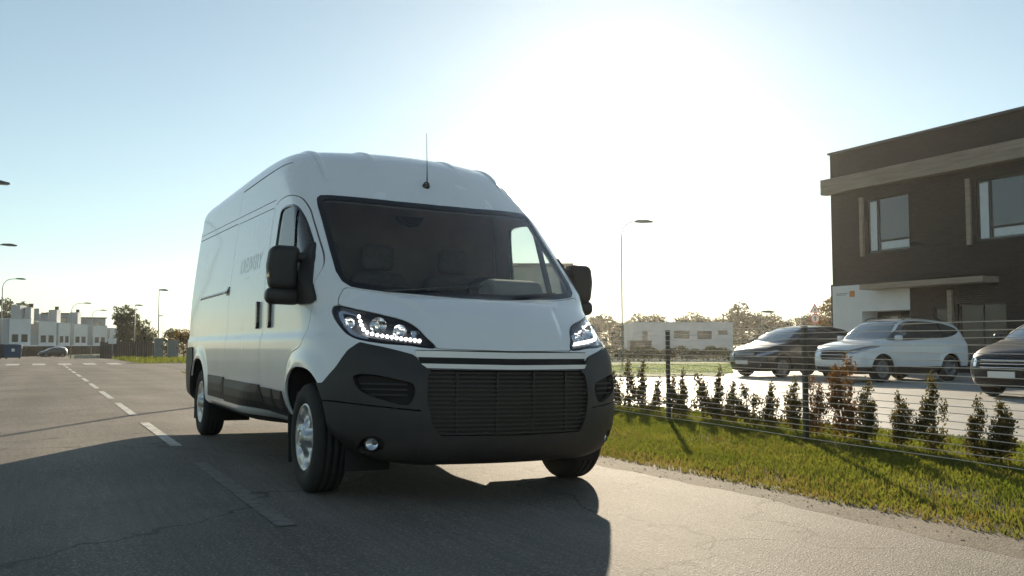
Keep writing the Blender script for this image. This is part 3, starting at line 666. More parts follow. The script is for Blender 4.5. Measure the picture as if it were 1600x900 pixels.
def window(parent, o, u, w, a0, a1, z0, z1, dep=.12, fw=.06, bars=(), fm='frame_dark', name='window', pane='pane'):
    o, u, w = Vector(o), Vector(u), Vector(w); up = Vector((0, 0, 1)); f = MB(); b = -dep
    for lo, hi in (((a0, z0), (a1, z0 + fw)), ((a0, z1 - fw), (a1, z1)), ((a0, z0 + fw), (a0 + fw, z1 - fw)), ((a1 - fw, z0 + fw), (a1, z1 - fw))): f.obox(o, u, up, w, (lo[0], lo[1], b), (hi[0], hi[1], b + .06))
    xs = [a0 + fw] + [x for bb in bars for x in (bb - fw / 2, bb + fw / 2)] + [a1 - fw]
    for bb in bars: f.obox(o, u, up, w, (bb - fw / 2, z0 + fw, b), (bb + fw / 2, z1 - fw, b + .055))
    fo = f.build(name, fm, parent)
    for i in range(0, len(xs), 2): MB().obox(o, u, up, w, (xs[i], z0 + fw, b + .015), (xs[i + 1], z1 - fw, b + .027)).build('pane', pane, fo)
    return fo

# two-storey brick building; its street front is the plane x = 26
bb = empty('brick_building', (26, 21.86, -.06)); tag(bb, 'two-storey dark brick building with timber fascia and white ground-floor corner', 'building')
O = (0, 0, 0); U = (0, -1, 0); Wd = (-1, 0, 0); LB = 15.0
holes = [(1.82, 3.72, 4.50, 6.62), (6.44, 9.6, 4.50, 6.62)]
wall_holes('wall', O, U, Wd, LB, 3.33, 8.70, holes, 'brick', bb, .16)
MB().box((.0, -.001, 3.33), (12, 0, 8.7)).box((0, -LB, 8.62), (12, 0, 8.69)).build('roof_slab', 'brick', bb)
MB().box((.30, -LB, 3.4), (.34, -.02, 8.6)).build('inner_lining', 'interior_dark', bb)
MB().box((-.07, -LB, 8.70), (.25, .07, 8.78)).box((.25, -.25, 8.70), (12, .07, 8.78)).build('parapet_cap', 'metal_cap', bb)
for i in range(4): MB().box((-.36 + .004 * (i % 2), -LB, 7.06 + i * .152), (.0 - .002, .20, 7.06 + i * .152 + .146)).build('fascia_board', 'wood', bb)
MB().box((-.35, -LB, 7.045), (-.003, .19, 7.058)).build('soffit', 'wood', bb)
f1 = window(bb, O, U, Wd, 1.82, 3.72, 4.50, 6.62, .13, .07, (2.28,)); MB().obox(O, U, (0, 0, 1), Wd, (2.40, 4.62, -.09), (3.64, 4.90, -.065)).build('lower_panel', 'panel_pale', f1)
MB().obox(O, U, (0, 0, 1), Wd, (2.36, 4.90, -.10), (3.66, 4.98, -.05)).build('transom', 'frame_dark', f1); MB().obox(O, U, (0, 0, 1), Wd, (1.90, 4.60, -.09), (2.20, 6.5, -.07)).build('side_panel', 'panel_pale', f1)
f2 = window(bb, O, U, Wd, 6.44, 9.6, 4.50, 6.62, .13, .07, (6.92,)); MB().obox(O, U, (0, 0, 1), Wd, (7.03, 4.62, -.09), (9.5, 4.90, -.065)).build('lower_panel', 'panel_pale', f2)
MB().obox(O, U, (0, 0, 1), Wd, (6.99, 4.90, -.10), (9.52, 4.98, -.05)).build('transom', 'frame_dark', f2); MB().obox(O, U, (0, 0, 1), Wd, (6.53, 4.60, -.09), (6.84, 6.5, -.07)).build('side_panel', 'panel_pale', f2)
for a in (1.50, 6.10): MB().obox(O, U, (0, 0, 1), Wd, (a, 4.42, .002), (a + .16, 6.72, .10)).build('timber_trim', 'wood', bb)
MB().tube([(3, -5.4, 8.69), (3, -5.4, 9.05)], .16, 10).lathe([(0, .30), (.12, .28), (.2, .0)], (3, -5.4, 9.05), (0, 0, 1), 14).build('roof_vent', 'metal_cap', bb)
# ground floor: white corner, recessed entrance, dark brick bay
wall_holes('white_wall', (-.012, .002, 0), U, Wd, 3.66, 0, 3.325, [(1.46, 3.66, -.01, 2.27)], 'render_white', bb, .9)
MB().box((-.012, .0015, 0), (12, .004, 3.325)).build('end_wall', 'render_white', bb)
MB().obox((.85, 0, 0), U, (0, 0, 1), Wd, (1.46, 0, 0), (3.66, 2.27, .02)).build('entrance_wall', 'brick', bb)
window(bb, (.85, 0, 0), U, Wd, 1.75, 2.55, .1, 2.15, -.04, .07, (), name='entrance_door'); window(bb, (.85, 0, 0), U, Wd, 2.62, 3.55, .7, 2.1, -.04, .07, ())
wall_holes('bay_wall', (0.0, 0, 0), U, Wd, LB, 0, 3.325, [(-.1, 3.66, -.1, 3.4), (4.6, 5.2, .1, 2.3), (5.6, 7.4, .3, 2.4), (9, 11.5, .3, 2.4)], 'brick', bb, .2)
window(bb, O, U, Wd, 4.6, 5.2, .1, 2.3, .15, .07, (), pane='pane_dull'); window(bb, O, U, Wd, 5.6, 7.4, .3, 2.4, .15, .07, (6.5,), pane='pane_dull'); window(bb, O, U, Wd, 9, 11.5, .3, 2.4, .15, .07, (10.2,), pane='pane_dull')
MB().obox(O, U, (0, 0, 1), Wd, (5.28, .0, .002), (5.46, 2.9, .12)).build('entrance_post', 'wood', bb)
MB().obox(O, U, (0, 0, 1), Wd, (2.1, 3.06, .02), (7.2, 3.26, .85)).build('entrance_canopy', 'wood', bb)
sgn_ = MB().obox(O, U, (0, 0, 1), Wd, (.88, 2.86, .014), (1.12, 3.10, .030)).build('name_plate', 'orange', bb)
for z_, l_ in ((3.02, .60), (2.96, .50)): MB().obox(O, U, (0, 0, 1), Wd, (.20, z_ - .015, .014), (.20 + l_, z_ + .012, .022)).build('sign_line', 'sign_grey', sgn_)

# pale shed seen through the cab window
p0 = at(896, 66); p1 = at(640, 66); u = (p0 - p1).normalized(); u.z = 0; w = Vector((u.y, -u.x, 0)); Lw = (p0 - p1).length; sh = empty('pale_shed', (p1.x, p1.y, p1.z)); tag(sh, 'pale flat-roofed shed showing behind the cab window of the van', 'building')
M['shed'] = mat('shed_cladding', (.42, .41, .37), .7, var=.08, vscale=2); M['shed_cap'] = mat('shed_eaves', (.12, .11, .06), .6, var=.1)
k = MB().obox((0, 0, 0), u, (0, 0, 1), w, (0, -.3, -8), (Lw - .25, 6.6, 0)); k.build('wall', 'shed', sh)
MB().obox((0, 0, 0), u, (0, 0, 1), w, (-.2, 6.6, -8.2), (Lw, 6.86, .25)).build('eaves', 'shed_cap', sh)

# white single-storey house on the right, behind the hedge
p0 = at(988, 90); p1 = at(1145, 90); u = (p1 - p0).normalized(); u.z = 0; w = Vector((u.y, -u.x, 0)); Lw = (p1 - p0).length; g0 = p0.z
wb = empty('white_bungalow', p0); tag(wb, 'low white flat-roofed house behind the clipped hedge', 'house')
hs = [(1.0, 1.5, .5, 2.3), (4.1, 5.65, 1.55, 2.3), (6.4, 7.85, 1.5, 2.3), (8.45, 9.4, 1.9, 2.35)]
wall_holes('wall', (0, 0, -g0), u, w, Lw, g0 - .2, 3.05, hs, 'render_white', wb, .15)
MB().obox((0, 0, -g0), u, (0, 0, 1), w, (-.0, g0 - .2, -7), (Lw, 3.05, -.16)).build('rear_block', 'render_white', wb); MB().obox((0, 0, -g0), u, (0, 0, 1), w, (-.1, 3.05, -7.1), (Lw + .1, 3.17, .1)).build('roof_edge', 'panel_pale', wb)
for h in hs: window(wb, (0, 0, -g0), u, w, *h, .1, .07, (), pane='pane_dull')
p0 = at(984, 80); gs = MB().obox((0, 0, 0), u, (0, 0, 1), w, (0, -.2, -2), (1.9, 1.3, 0)); ds = empty('dark_garden_shed', p0); gs.build('wall', 'frame_dark', ds); MB().obox((0, 0, 0), u, (0, 0, 1), w, (-.1, 1.3, -2.1), (2.0, 1.38, .1)).build('roof', 'metal_cap', ds); tag(ds, 'small dark garden shed beside the low white house', 'shed')
MB().obox((0, 0, 0), u, (0, 0, 1), w, (.5, .0, .002), (1.3, 1.15, .03)).build('door', 'wood', ds)

# white row houses on the left
M['house_white'] = mat('house_white_render', (.68, .71, .73), .85, var=.04, vscale=.6); M['house_grey'] = mat('house_grey_shaded_render', (.36, .38, .40), .85, var=.05, vscale=.6); M['garage_dark'] = mat('garage_brown', (.022, .017, .015), .8, var=.3, vscale=1.5)  # darker render colours in the shade on flanks; also the grey rear houses
ph = R(30); hu = Vector((math.cos(ph), math.sin(ph), 0)); hn = Vector((math.sin(ph), -math.cos(ph), 0)); up = Vector((0, 0, 1))
rows = [(15, 46, 150, 'first white row house with a wide bare flank, closest to the lamp'), (61, 87, 168, 'second white row house of the stepped terrace'), (92, 110, 181, 'narrow third white row house of the stepped terrace'), (116, 137, 192, 'fourth white row house of the stepped terrace'), (146, 168, 205, 'fifth white row house, last full one of the terrace'), (172, 192, 236, 'small end house of the terrace with a covered balcony')]
tow = [[(17, 37, 477, .62), (38, 51, 480, .7)], [(52, 63, 482, .7), (76, 93, 484, .65)], [], [(109, 125, 488, .68)], [], []]
for (a, b, dep, lab), tw in zip(rows, tow):
    A = at(a, dep); sc = 1420.4 / dep; wf = (b - a) / sc / math.cos(ph) * .96; e = empty('row_house', A); gzz = A.z; zt = .907 + 41 * 150 / 1420.4 - gzz; zb = .85 - gzz; q = 1.0
    wn = .30 * wf; hs = [(wf * .13, wf * .43, zb + .55, zb + 1.85), (wf * .57, wf * .87, zb + .55, zb + 1.85)]
    wall_holes('front_wall', (0, 0, 0), hu, hn, wf, zb, zt, hs, 'house_white', e, .2)
    for h in hs: window(e, (0, 0, 0), hu, hn, *h, .12, .09, (), pane='pane_dull')
    MB().obox((0, 0, 0), hu, up, hn, (0, zb, -8), (wf, zt, -.22)).build('block', 'house_grey', e)  # white house too, its flank shade put into the colour
    MB().obox((0, 0, 0), hu, up, hn, (-.06, zt, -8), (wf + .06, zt + .12, .08)).build('parapet', 'panel_pale', e)
    MB().obox((0, 0, 0), hu, up, hn, (-.3, zb - .14, -7), (wf + 3.2, zb - .01, .5)).build('floor_slab', 'house_white', e)
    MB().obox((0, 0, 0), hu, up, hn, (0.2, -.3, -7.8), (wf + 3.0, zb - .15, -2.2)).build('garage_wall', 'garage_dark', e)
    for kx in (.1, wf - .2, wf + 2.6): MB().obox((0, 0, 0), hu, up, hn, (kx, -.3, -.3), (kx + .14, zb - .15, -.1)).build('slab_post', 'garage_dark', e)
    for i, (ta, tb, ty, fr) in enumerate(tw):
        d2 = dep + 14; s2 = 1420.4 / d2; A2 = at(ta, d2, gzz) - A; wt = (tb - ta) / s2; zt2 = .907 + (539 - ty) * d2 / 1420.4 - gzz
        lf = wt * fr; rt = wt * (1 - fr); k = MB(); P0 = Vector((A2.x, A2.y, 0)); cor = P0 + Vector((lf, -1.4, 0)); en = P0 + Vector((wt, .5, 0))
        for (q0, q1, m_) in ((P0, cor, 'house_grey'), (cor, en, 'house_white')):  # left tower face coloured darker to stand for shade
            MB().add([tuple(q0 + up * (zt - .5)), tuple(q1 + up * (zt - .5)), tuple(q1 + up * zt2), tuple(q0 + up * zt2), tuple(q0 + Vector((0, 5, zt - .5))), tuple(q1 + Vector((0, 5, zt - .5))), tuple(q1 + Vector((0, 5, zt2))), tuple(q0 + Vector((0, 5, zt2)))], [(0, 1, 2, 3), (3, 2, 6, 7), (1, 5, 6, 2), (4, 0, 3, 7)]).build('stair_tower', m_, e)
        if i == len(tw) - 1: MB().box((cor.x - .35, cor.y + .6, zt2 - .01), (cor.x + .35, cor.y + 1.3, zt2 + .55)).box((cor.x - .42, cor.y + .55, zt2 + .55), (cor.x + .42, cor.y + 1.35, zt2 + .65)).build('chimney', 'garage_dark', e)
    tag(e, lab, 'row house', 'stepped terrace of white houses')
# long upper storey behind the terrace
for (a, b, ty, dep, lab) in ((64, 110, 490, 215, 'grey upper storey behind the second row house'), (126, 162, 497, 225, 'brown-edged upper storey behind the last row houses')):
    A = at(a, dep); sc = 1420.4 / dep; wl = (b - a) / sc; e = empty('rear_house', A); zt = .907 + (539 - ty) / sc - A.z
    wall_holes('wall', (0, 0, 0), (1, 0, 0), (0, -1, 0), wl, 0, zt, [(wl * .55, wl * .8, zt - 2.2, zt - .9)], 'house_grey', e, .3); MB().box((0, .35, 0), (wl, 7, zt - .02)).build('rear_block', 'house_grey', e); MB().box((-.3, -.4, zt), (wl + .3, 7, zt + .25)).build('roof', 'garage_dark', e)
    window(e, (0, 0, 0), (1, 0, 0), (0, -1, 0), wl * .55, wl * .8, zt - 2.2, zt - .9, .2, .1, ()); tag(e, lab, 'house')
# dark slatted fence beside the terrace, white sign, low pale wall, bins, cabinets
A = at(158, 100); B = at(243, 100); u = (B - A); u.z = 0; Lf = u.length; u.normalize(); w = Vector((u.y, -u.x, 0)); df = empty('dark_board_fence', A); tag(df, 'dark boarded fence below the big tree beside the terrace', 'fence')
nb = 24
for i in range(nb): MB().obox((0, 0, 0), u, up, w, (Lf * i / nb, -.1, -.01 * (i % 2)), (Lf * (i + 1) / nb - .02, 1.95 - .05 * ((i * 7) % 3), .02)).build('board', 'garage_dark', df)
A = at(177, 98.5); ws_ = empty('white_sign', A); MB().obox((0, 0, 0), u, up, w, (-.45, 1.65, 0), (.4, 2.25, .05)).build('board', 'sign_white', ws_); MB().tube([(0, .03, -.1), (0, .03, 1.7)], .04, 6).build('post', 'galv', ws_); tag(ws_, 'small bright white sign board standing before the dark fence', 'sign')
A = at(117, 108); B = at(161, 108); u2 = (B - A); u2.z = 0; Lf = u2.length; u2.normalize(); w2 = Vector((u2.y, -u2.x, 0)); lw = empty('low_stone_wall', A); tag(lw, 'low pale stone wall at the far kerb before the garages', 'wall')
M['stone'] = mat('pale_stone', (.42, .38, .30), .85, var=.2, vscale=3)
for i in range(9): MB().obox((0, 0, 0), u2, up, w2, (Lf * i / 9, -.1, -.3), (Lf * (i + 1) / 9 - .015, .48 + .05 * ((i * 5) % 3), 0)).build('stone', 'stone', lw, bevel=.02)
M['bin_blue'] = mat('bin_blue', (.02, .05, .11), .5, var=.1); M['bin_dark'] = mat('bin_dark', (.025, .027, .03), .5, var=.1)
for px, mt, lab in ((2, 'bin_dark', 'dark waste container at the left picture edge'), (22, 'bin_blue', 'blue waste container with a white sticker beside the dark one')):
    A = at(px, 78); e = empty('waste_container', A); MB().prism([(-.62, .12), (.62, .12), (.7, .95), (.66, 1.08), (-.66, 1.08), (-.7, .95)], (0, -.4, 0), (1, 0, 0), (0, 0, 1), (0, 1, 0), .8).build('body', mt, e, bevel=.03)
    MB().prism([(-.72, 1.09), (.72, 1.09), (.66, 1.2), (.3, 1.27), (-.3, 1.27), (-.66, 1.2)], (0, -.44, 0), (1, 0, 0), (0, 0, 1), (0, 1, 0), .88).build('lid', mt, e, bevel=.02)
    for x in (-.5, .5):
        for y in (-.28, .28): MB().lathe([(-.03, .0), (-.03, .08), (.03, .08), (.03, 0)], (x, y, .08), (1, 0, 0), 12).build('castor', 'rubber', e)
    if mt == 'bin_blue': MB().box((-.1, -.409, .65), (.14, -.404, .9)).build('sticker', 'sign_white', e)
    tag(e, lab, 'waste container')
M['cabinet'] = mat('cabinet_grey', (.24, .24, .23), .6, var=.08, vscale=3)
for px, wc, hc, lab in ((249, .55, 1.36, 'tall grey street cabinet on the grass bank'), (271, .66, 1.22, 'wider grey street cabinet standing nearest the van')):
    A = at(px, 62); e = empty('street_cabinet', A); MB().box((-wc / 2, -.2, -.05), (wc / 2, .2, hc)).build('body', 'cabinet', e, bevel=.01); MB().box((-wc / 2 - .03, -.24, hc), (wc / 2 + .03, .23, hc + .05)).build('roof', 'cabinet', e, bevel=.01)
    MB().box((-wc / 2 + .04, -.212, .1), (wc / 2 - .04, -.202, hc - .08)).build('door', 'cabinet', e); MB().box((wc / 2 - .12, -.235, hc * .55), (wc / 2 - .09, -.213, hc * .68)).build('handle', 'frame_dark', e); tag(e, lab, 'street cabinet')
# clipped hedge and its pale edging stones
A = at(880, 52); B = at(1160, 52); u = B - A; u.z = 0; Lh = u.length; u.normalize(); hg = empty('clipped_hedge', A); rng = np.random.default_rng(3); n = 15000
s = rng.random(n) * Lh; q = rng.normal(0, .26, n); z = rng.random(n) ** .7 * .74 * (1 + .12 * np.sin(s * 3.1) + .08 * np.sin(s * 7.7)); P = np.stack([s * u.x - q * u.y, s * u.y + q * u.x, z], 1); dv = rng.normal(size=(n, 3)); dv /= np.linalg.norm(dv, axis=1, keepdims=True); ev = np.cross(dv, rng.normal(size=(n, 3))); ev /= np.linalg.norm(ev, axis=1, keepdims=True)
V = np.stack([P - dv * .05, P + ev * .03, P + dv * .05, P - ev * .03], 1).reshape(-1, 3); i = np.arange(n) * 4; mk('foliage', V, np.stack([i, i + 1, i + 2, i + 3], 1).astype(np.int32), 'leaf', hg); tag(hg, 'long low green hedge in front of the white house', 'hedge')
nst = 34
se = empty('stone_edging', A + Vector((u.y, -u.x, 0)) * .7); tag(se, 'row of pale edging stones at the foot of the hedge', 'stones')
base = rbox((-.11, -.08, -.03), (.11, .08, .14), .05, None, .05); st0 = mko('stone', base, 'sign_white', se)
for i in range(nst):
    o = st0 if i == 0 else st0.copy()
    if i: COL.objects.link(o); o.parent = se
    o.location = (u.x * (i + .4) * Lh / nst, u.y * (i + .4) * Lh / nst, 0); o.rotation_euler = (0, 0, i * 1.3); f_ = .8 + .35 * ((i * 7) % 5) / 5; o.scale = (f_, f_, f_)

# trees
tree('broadleaf_tree', at(200, 118), 6.6, 4.6, 7000, .13, 'leaf', 21, .2, .12, 'big dark broadleaf tree beside the terrace behind the dark fence')
tree('broadleaf_tree', at(222, 122), 5.0, 3.6, 3600, .13, 'leaf', 22, .15, .08, 'smaller tree growing right of the big dark tree')
tree('autumn_bush', at(266, 78), 2.7, 2.0, 2600, .07, 'leaf', 23, .06, .03, 'green bush behind the street cabinets', cat='bush')
tree('autumn_bush', at(288, 76), 2.5, 2.4, 3000, .07, 'leaf_autumn', 24, .06, .03, 'yellow-brown bush next to the rear of the van', cat='bush')
tree('autumn_bush', at(308, 82), 2.8, 2.6, 2200, .08, 'leaf_autumn', 25, .06, .03, 'brown bush half hidden by the rear of the van', cat='bush')
for px, d, h, lab in ((8, 235, 14.0, 'dark tree rising behind the first row house'), (40, 240, 13.2, 'dark tree rising between the stair towers of the terrace'), (68, 245, 12.4, 'dark tree showing beside the chimney of the second house')): tree('hill_tree', at(px, d), h, 6.5, 2600, .3, 'leaf', px, .3, .3, lab)
fp = [tree('far_tree', (0, 0, 0), 6.3, 4.8, 3000, .17, 'leaf_far', 31 + i, .14, .05) for i in range(4)]
rr = random.Random(9)
for i in range(24):
    px = 860 + i * 20.0; d = 128 + rr.uniform(-8, 14); A = at(px, d); o = fp[i] if i < 4 else dup(fp[i % 4]); o.location = A; o.rotation_euler = (0, 0, rr.uniform(0, 6.28)); f_ = (d / 130) * rr.uniform(.78, 1.0) * (1.12 if 1140 < px < 1210 or 1040 < px < 1080 else .95); o.scale = (f_ * 1.1, f_ * 1.1, f_)
    tag(o, 'hazy backlit tree in the line beyond the low white house', 'tree', 'far tree line')
tree('pine_tree', at(1296, 70), 4.4, 2.6, 1800, .1, 'leaf_autumn', 41, .1, .2, 'small leafy tree peeping out beside the brick building corner')
# ---------------------------------------------------------------- the delivery van (front at y = 0, faces -Y)
VA = R(.9576)
van = empty('delivery_van')
van.rotation_euler = (0, VA, 0); van.location = (-1 + math.cos(VA), 0, -math.sin(VA))
tag(van, 'white high-roof panel van with dark grey bumper driving on the road', 'van')

def hw(poly, close=False): return np.asarray(poly, float)
shell = surface_nets(Fvan, (-1.2, -.12, .14), (1.2, 6.1, 2.6), .023)
def arch_s(V):
    s = np.full(len(V), .5)
    for wy, wz in WHEELS:
        k = (np.abs(V[:, 0]) > .62) & (V[:, 2] < 1.0) & (np.abs(V[:, 1] - wy) < .7)
        d = (np.abs((V[k, 1] - wy) / .445) ** 2.7 + np.abs((V[k, 2] - wz) / .437) ** 2.7) ** (1 / 2.7) - 1
        s[k] = np.minimum(s[k], d * .44)
    return s
_, shell = cut(shell, arch_s(shell[0]))
wsp = [(0, 1.915), (.3, 1.922), (.557, 1.940), (.74, 1.952), (.80, 1.949), (.829, 1.922), (.838, 1.86), (.841, 1.73), (.85, 1.52), (.853, 1.37), (.835, 1.305), (.795, 1.27), (.74, 1.258), (.6, 1.24), (.464, 1.232), (.3, 1.22), (.155, 1.212), (0, 1.21)]
wsp = np.array(wsp + [(-a, b) for a, b in wsp[-2:0:-1]])
ws_s = region(wsp, CX, CZ, lambda V: (V[:, 1] < 1.8) & (V[:, 2] > 1.15) & (V[:, 2] < 2.05) & (np.abs(V[:, 0]) < .95))
winp = crom([(1.99, 1.34), (1.995, 1.6), (1.985, 1.85), (1.93, 1.905), (1.72, 1.905), (1.55, 1.875), (1.40, 1.79), (1.24, 1.66), (1.10, 1.53), (1.02, 1.42), (1.02, 1.33), (1.10, 1.30), (1.5, 1.30), (1.94, 1.30)], 5, True)
sidem = lambda V: (np.abs(V[:, 0]) > .78) & (V[:, 1] < 6) & (V[:, 2] > .3)
win_s = region(winp, CY, CZ, sidem)
doorp = crom([(2.17, .46), (2.17, 1.2), (2.165, 1.88), (2.11, 1.965), (1.95, 1.985), (1.74, 1.975), (1.56, 1.935), (1.42, 1.85), (1.30, 1.745), (1.15, 1.61), (.99, 1.46), (.93, 1.36), (.925, 1.2), (.93, 1.02), (1.02, .90), (1.25, .85), (1.41, .72), (1.46, .56), (1.49, .45), (1.8, .43), (2.13, .43)], 4, True)
door_s = region(doorp, CY, CZ, sidem)
slidep = np.array([(2.20, .43), (3.60, .43), (3.60, 1.985), (2.20, 1.945)])
slide_s = region(slidep, CY, CZ, lambda V: sidem(V) & (V[:, 0] < 0))
hlp = crom([(.912, 1.128), (.884, 1.150), (.80, 1.124), (.677, 1.091), (.583, 1.062), (.526, 1.021), (.49, .962), (.452, .902), (.52, .900), (.596, .911), (.727, .920), (.834, .940), (.882, .972), (.905, 1.027), (.915, 1.08)], 4, True)
hl_s = region(hlp, AX, CZ, lambda V: (V[:, 1] < 1.0) & (V[:, 2] > .85) & (V[:, 2] < 1.2))
hoodp = [(.452, .895), (.49, .955), (.526, 1.017), (.583, 1.06), (.677, 1.089), (.80, 1.122), (.882, 1.152), (.872, 1.2), (.835, 1.262), (.795, 1.262), (.74, 1.249), (.6, 1.231), (.464, 1.223), (.3, 1.211), (.155, 1.203)]
hoodp = np.array([(0, .885)] + hoodp + [(0, 1.2)] + [(-a, b) for a, b in hoodp[::-1]])
hood_s = region(hoodp, CX, CZ, lambda V: (V[:, 1] < 1.0) & (V[:, 2] > .83) & (V[:, 2] < 1.3))
BX = np.array([0, .5, .541, .557, .588, .652, .73, .789, .839, .893, .922, .943, .959, .98, 1.0, 1.2]); BZ = np.array([.775, .775, .79, .831, .858, .876, .897, .911, .925, .880, .831, .786, .756, .718, .685, .66])
def bump_s(V):
    s = V[:, 2] - np.interp(np.abs(V[:, 0]), BX, BZ); s[(V[:, 1] > .85)] = .5; return s
def under_s(V):
    s = V[:, 2] - .352; s[V[:, 1] < .70] = .3; s[V[:, 1] > 5.35] = .3; return s
rearp = np.array([(5.39, .2), (5.39, .70), (5.44, .885), (6.3, .885), (6.3, .2)])
rear_s = region(rearp, CY, CZ, lambda V: (V[:, 1] > 4.9) & (V[:, 2] < 1.2))

# cab lining: the same shell, a hand's width inside, with the windows cut out of it
cabin, _ = cut(shell, shell[0][:, 1] - 2.24)
cabin, _ = cut(cabin, .95 - cabin[0][:, 2])
_, cabin = cut(cabin, ws_s(cabin[0]) + .03); _, cabin = cut(cabin, win_s(cabin[0]) + .012)
front_low = cut(cabin, np.where((cabin[0][:, 1] < 1.0) & (cabin[0][:, 2] < 1.3), -1., 1.))[1]
cl_up, cl_lo = cut(front_low, 1.30 - front_low[0][:, 2]); mko('cab_lining', flipn(offset(cl_lo, -.03)), 'inside', van); mko('headliner', flipn(offset(cl_up, -.03)), 'headliner', van)

# glazing
ws, shell = cut(shell, ws_s(shell[0]))
wg, frit = cut(ws, ws_s(ws[0]) + .036)
wso = mko('windscreen', wg, 'windscreen', van); mko('windscreen_frame', lip(offset(frit, .002), .012), 'gloss_black', wso)
# sensor housing behind the top of the glass
MB().prism([(-.12, 1.90), (.10, 1.90), (.07, 1.855), (.0, 1.84), (-.07, 1.855)], (0, 1.31, 0), (1, 0, 0), (0, .25, 1), (0, 1, -.3), .05).build('sensor_cover', 'gloss_black', wso)

body = shell
bump, body = gap(body, bump_s, .005)
under, body = cut(body, under_s(body[0])); mko('underbody', under, 'under', van)
rearb, body = gap(body, rear_s, .005); mko('rear_bumper', lip(offset(rearb, .012), .03), 'plastic', van)
lamp, body = gap(body, hl_s, .004)
hood, body = gap(body, hood_s, .006)
mko('bonnet', lip(hood, .02), 'paint', van)
doors, body = gap(body, door_s, .006)
glassw, doors = cut(doors, win_s(doors[0]))
slide, body = gap(body, slide_s, .006)
# roof and flank joints
def line(z0, k, y0, y1):
    def f(V):
        s = V[:, 2] - (z0 + k * (V[:, 1] - 2.16)); s[(V[:, 1] < y0) | (V[:, 1] > y1) | (np.abs(V[:, 0]) < .8)] = .5; return s
    return f
for ln, g in ((line(2.002, .0285, 2.19, 5.93), .006), (line(1.955, .026, 3.63, 5.93), .008), (line(2.268, .005, 2.0, 3.6), .012)):
    body = groove(body, ln, g)
def vline(V):
    s = V[:, 1] - 3.62; s[(V[:, 2] < 2.06) | (V[:, 2] > 2.265) | (np.abs(V[:, 0]) < .8)] = .5; return s
body = groove(body, vline, .005)
nosep = np.array([(-.57, .872), (-.545, .778), (.545, .778), (.57, .872), (.56, .8835), (-.56, .8835)])
_, body = cut(body, region(nosep, CX, CZ, lambda V: (V[:, 1] < .5) & (V[:, 2] > .7) & (V[:, 2] < 1.0))(body[0]))
mko('body', lip(body, .014), 'paint', van)

def surf_x(y, z):
    """half width of the flank at y, z"""
    x = np.full(np.shape(y), 1.0)
    P = np.stack([x, np.asarray(y, float), np.asarray(z, float)], -1).reshape(-1, 3)
    for _ in range(12): P[:, 0] -= Fvan(P)
    return P[:, 0].reshape(np.shape(y))
def surf_y(x, z):
    x = np.asarray(x, float); P = np.stack([x, np.full(x.shape, .15), np.asarray(z, float) + 0 * x], -1).reshape(-1, 3)
    for _ in range(30): P[:, 1] += Fvan(P) * .9
    return P[:, 1].reshape(x.shape)

def patch_box(name, y0, y1, z0, z1, sgn, out, m, parent, inset=.004, ny=8, nz=4):
    """a moulding that follows the flank"""
    Y, Z = np.meshgrid(np.linspace(y0, y1, ny), np.linspace(z0, z1, nz), indexing='ij'); X = surf_x(Y, Z) + out
    e = np.ones(Y.shape); e[0] = e[-1] = 0; e[:, 0] = e[:, -1] = 0
    Xs = np.where(e > 0, X, X - .010)
    V = np.concatenate([np.stack([sgn * Xs, Y, Z], -1).reshape(-1, 3), np.stack([sgn * (X - out - .03), Y, Z], -1).reshape(-1, 3)]); n = ny * nz; F = []
    for i in range(ny - 1):
        for j in range(nz - 1):
            q = (i * nz + j, (i + 1) * nz + j, (i + 1) * nz + j + 1, i * nz + j + 1); F.append(q if sgn > 0 else q[::-1])
    loop = [i * nz for i in range(ny)] + [(ny - 1) * nz + j for j in range(1, nz)] + [i * nz + nz - 1 for i in range(ny - 2, -1, -1)] + [j for j in range(nz - 2, 0, -1)]
    for a, b in zip(loop, loop[1:] + loop[:1]):
        q = (b, a, a + n, b + n); F.append(q if sgn > 0 else q[::-1])
    return mk(name, V, F, m, parent)

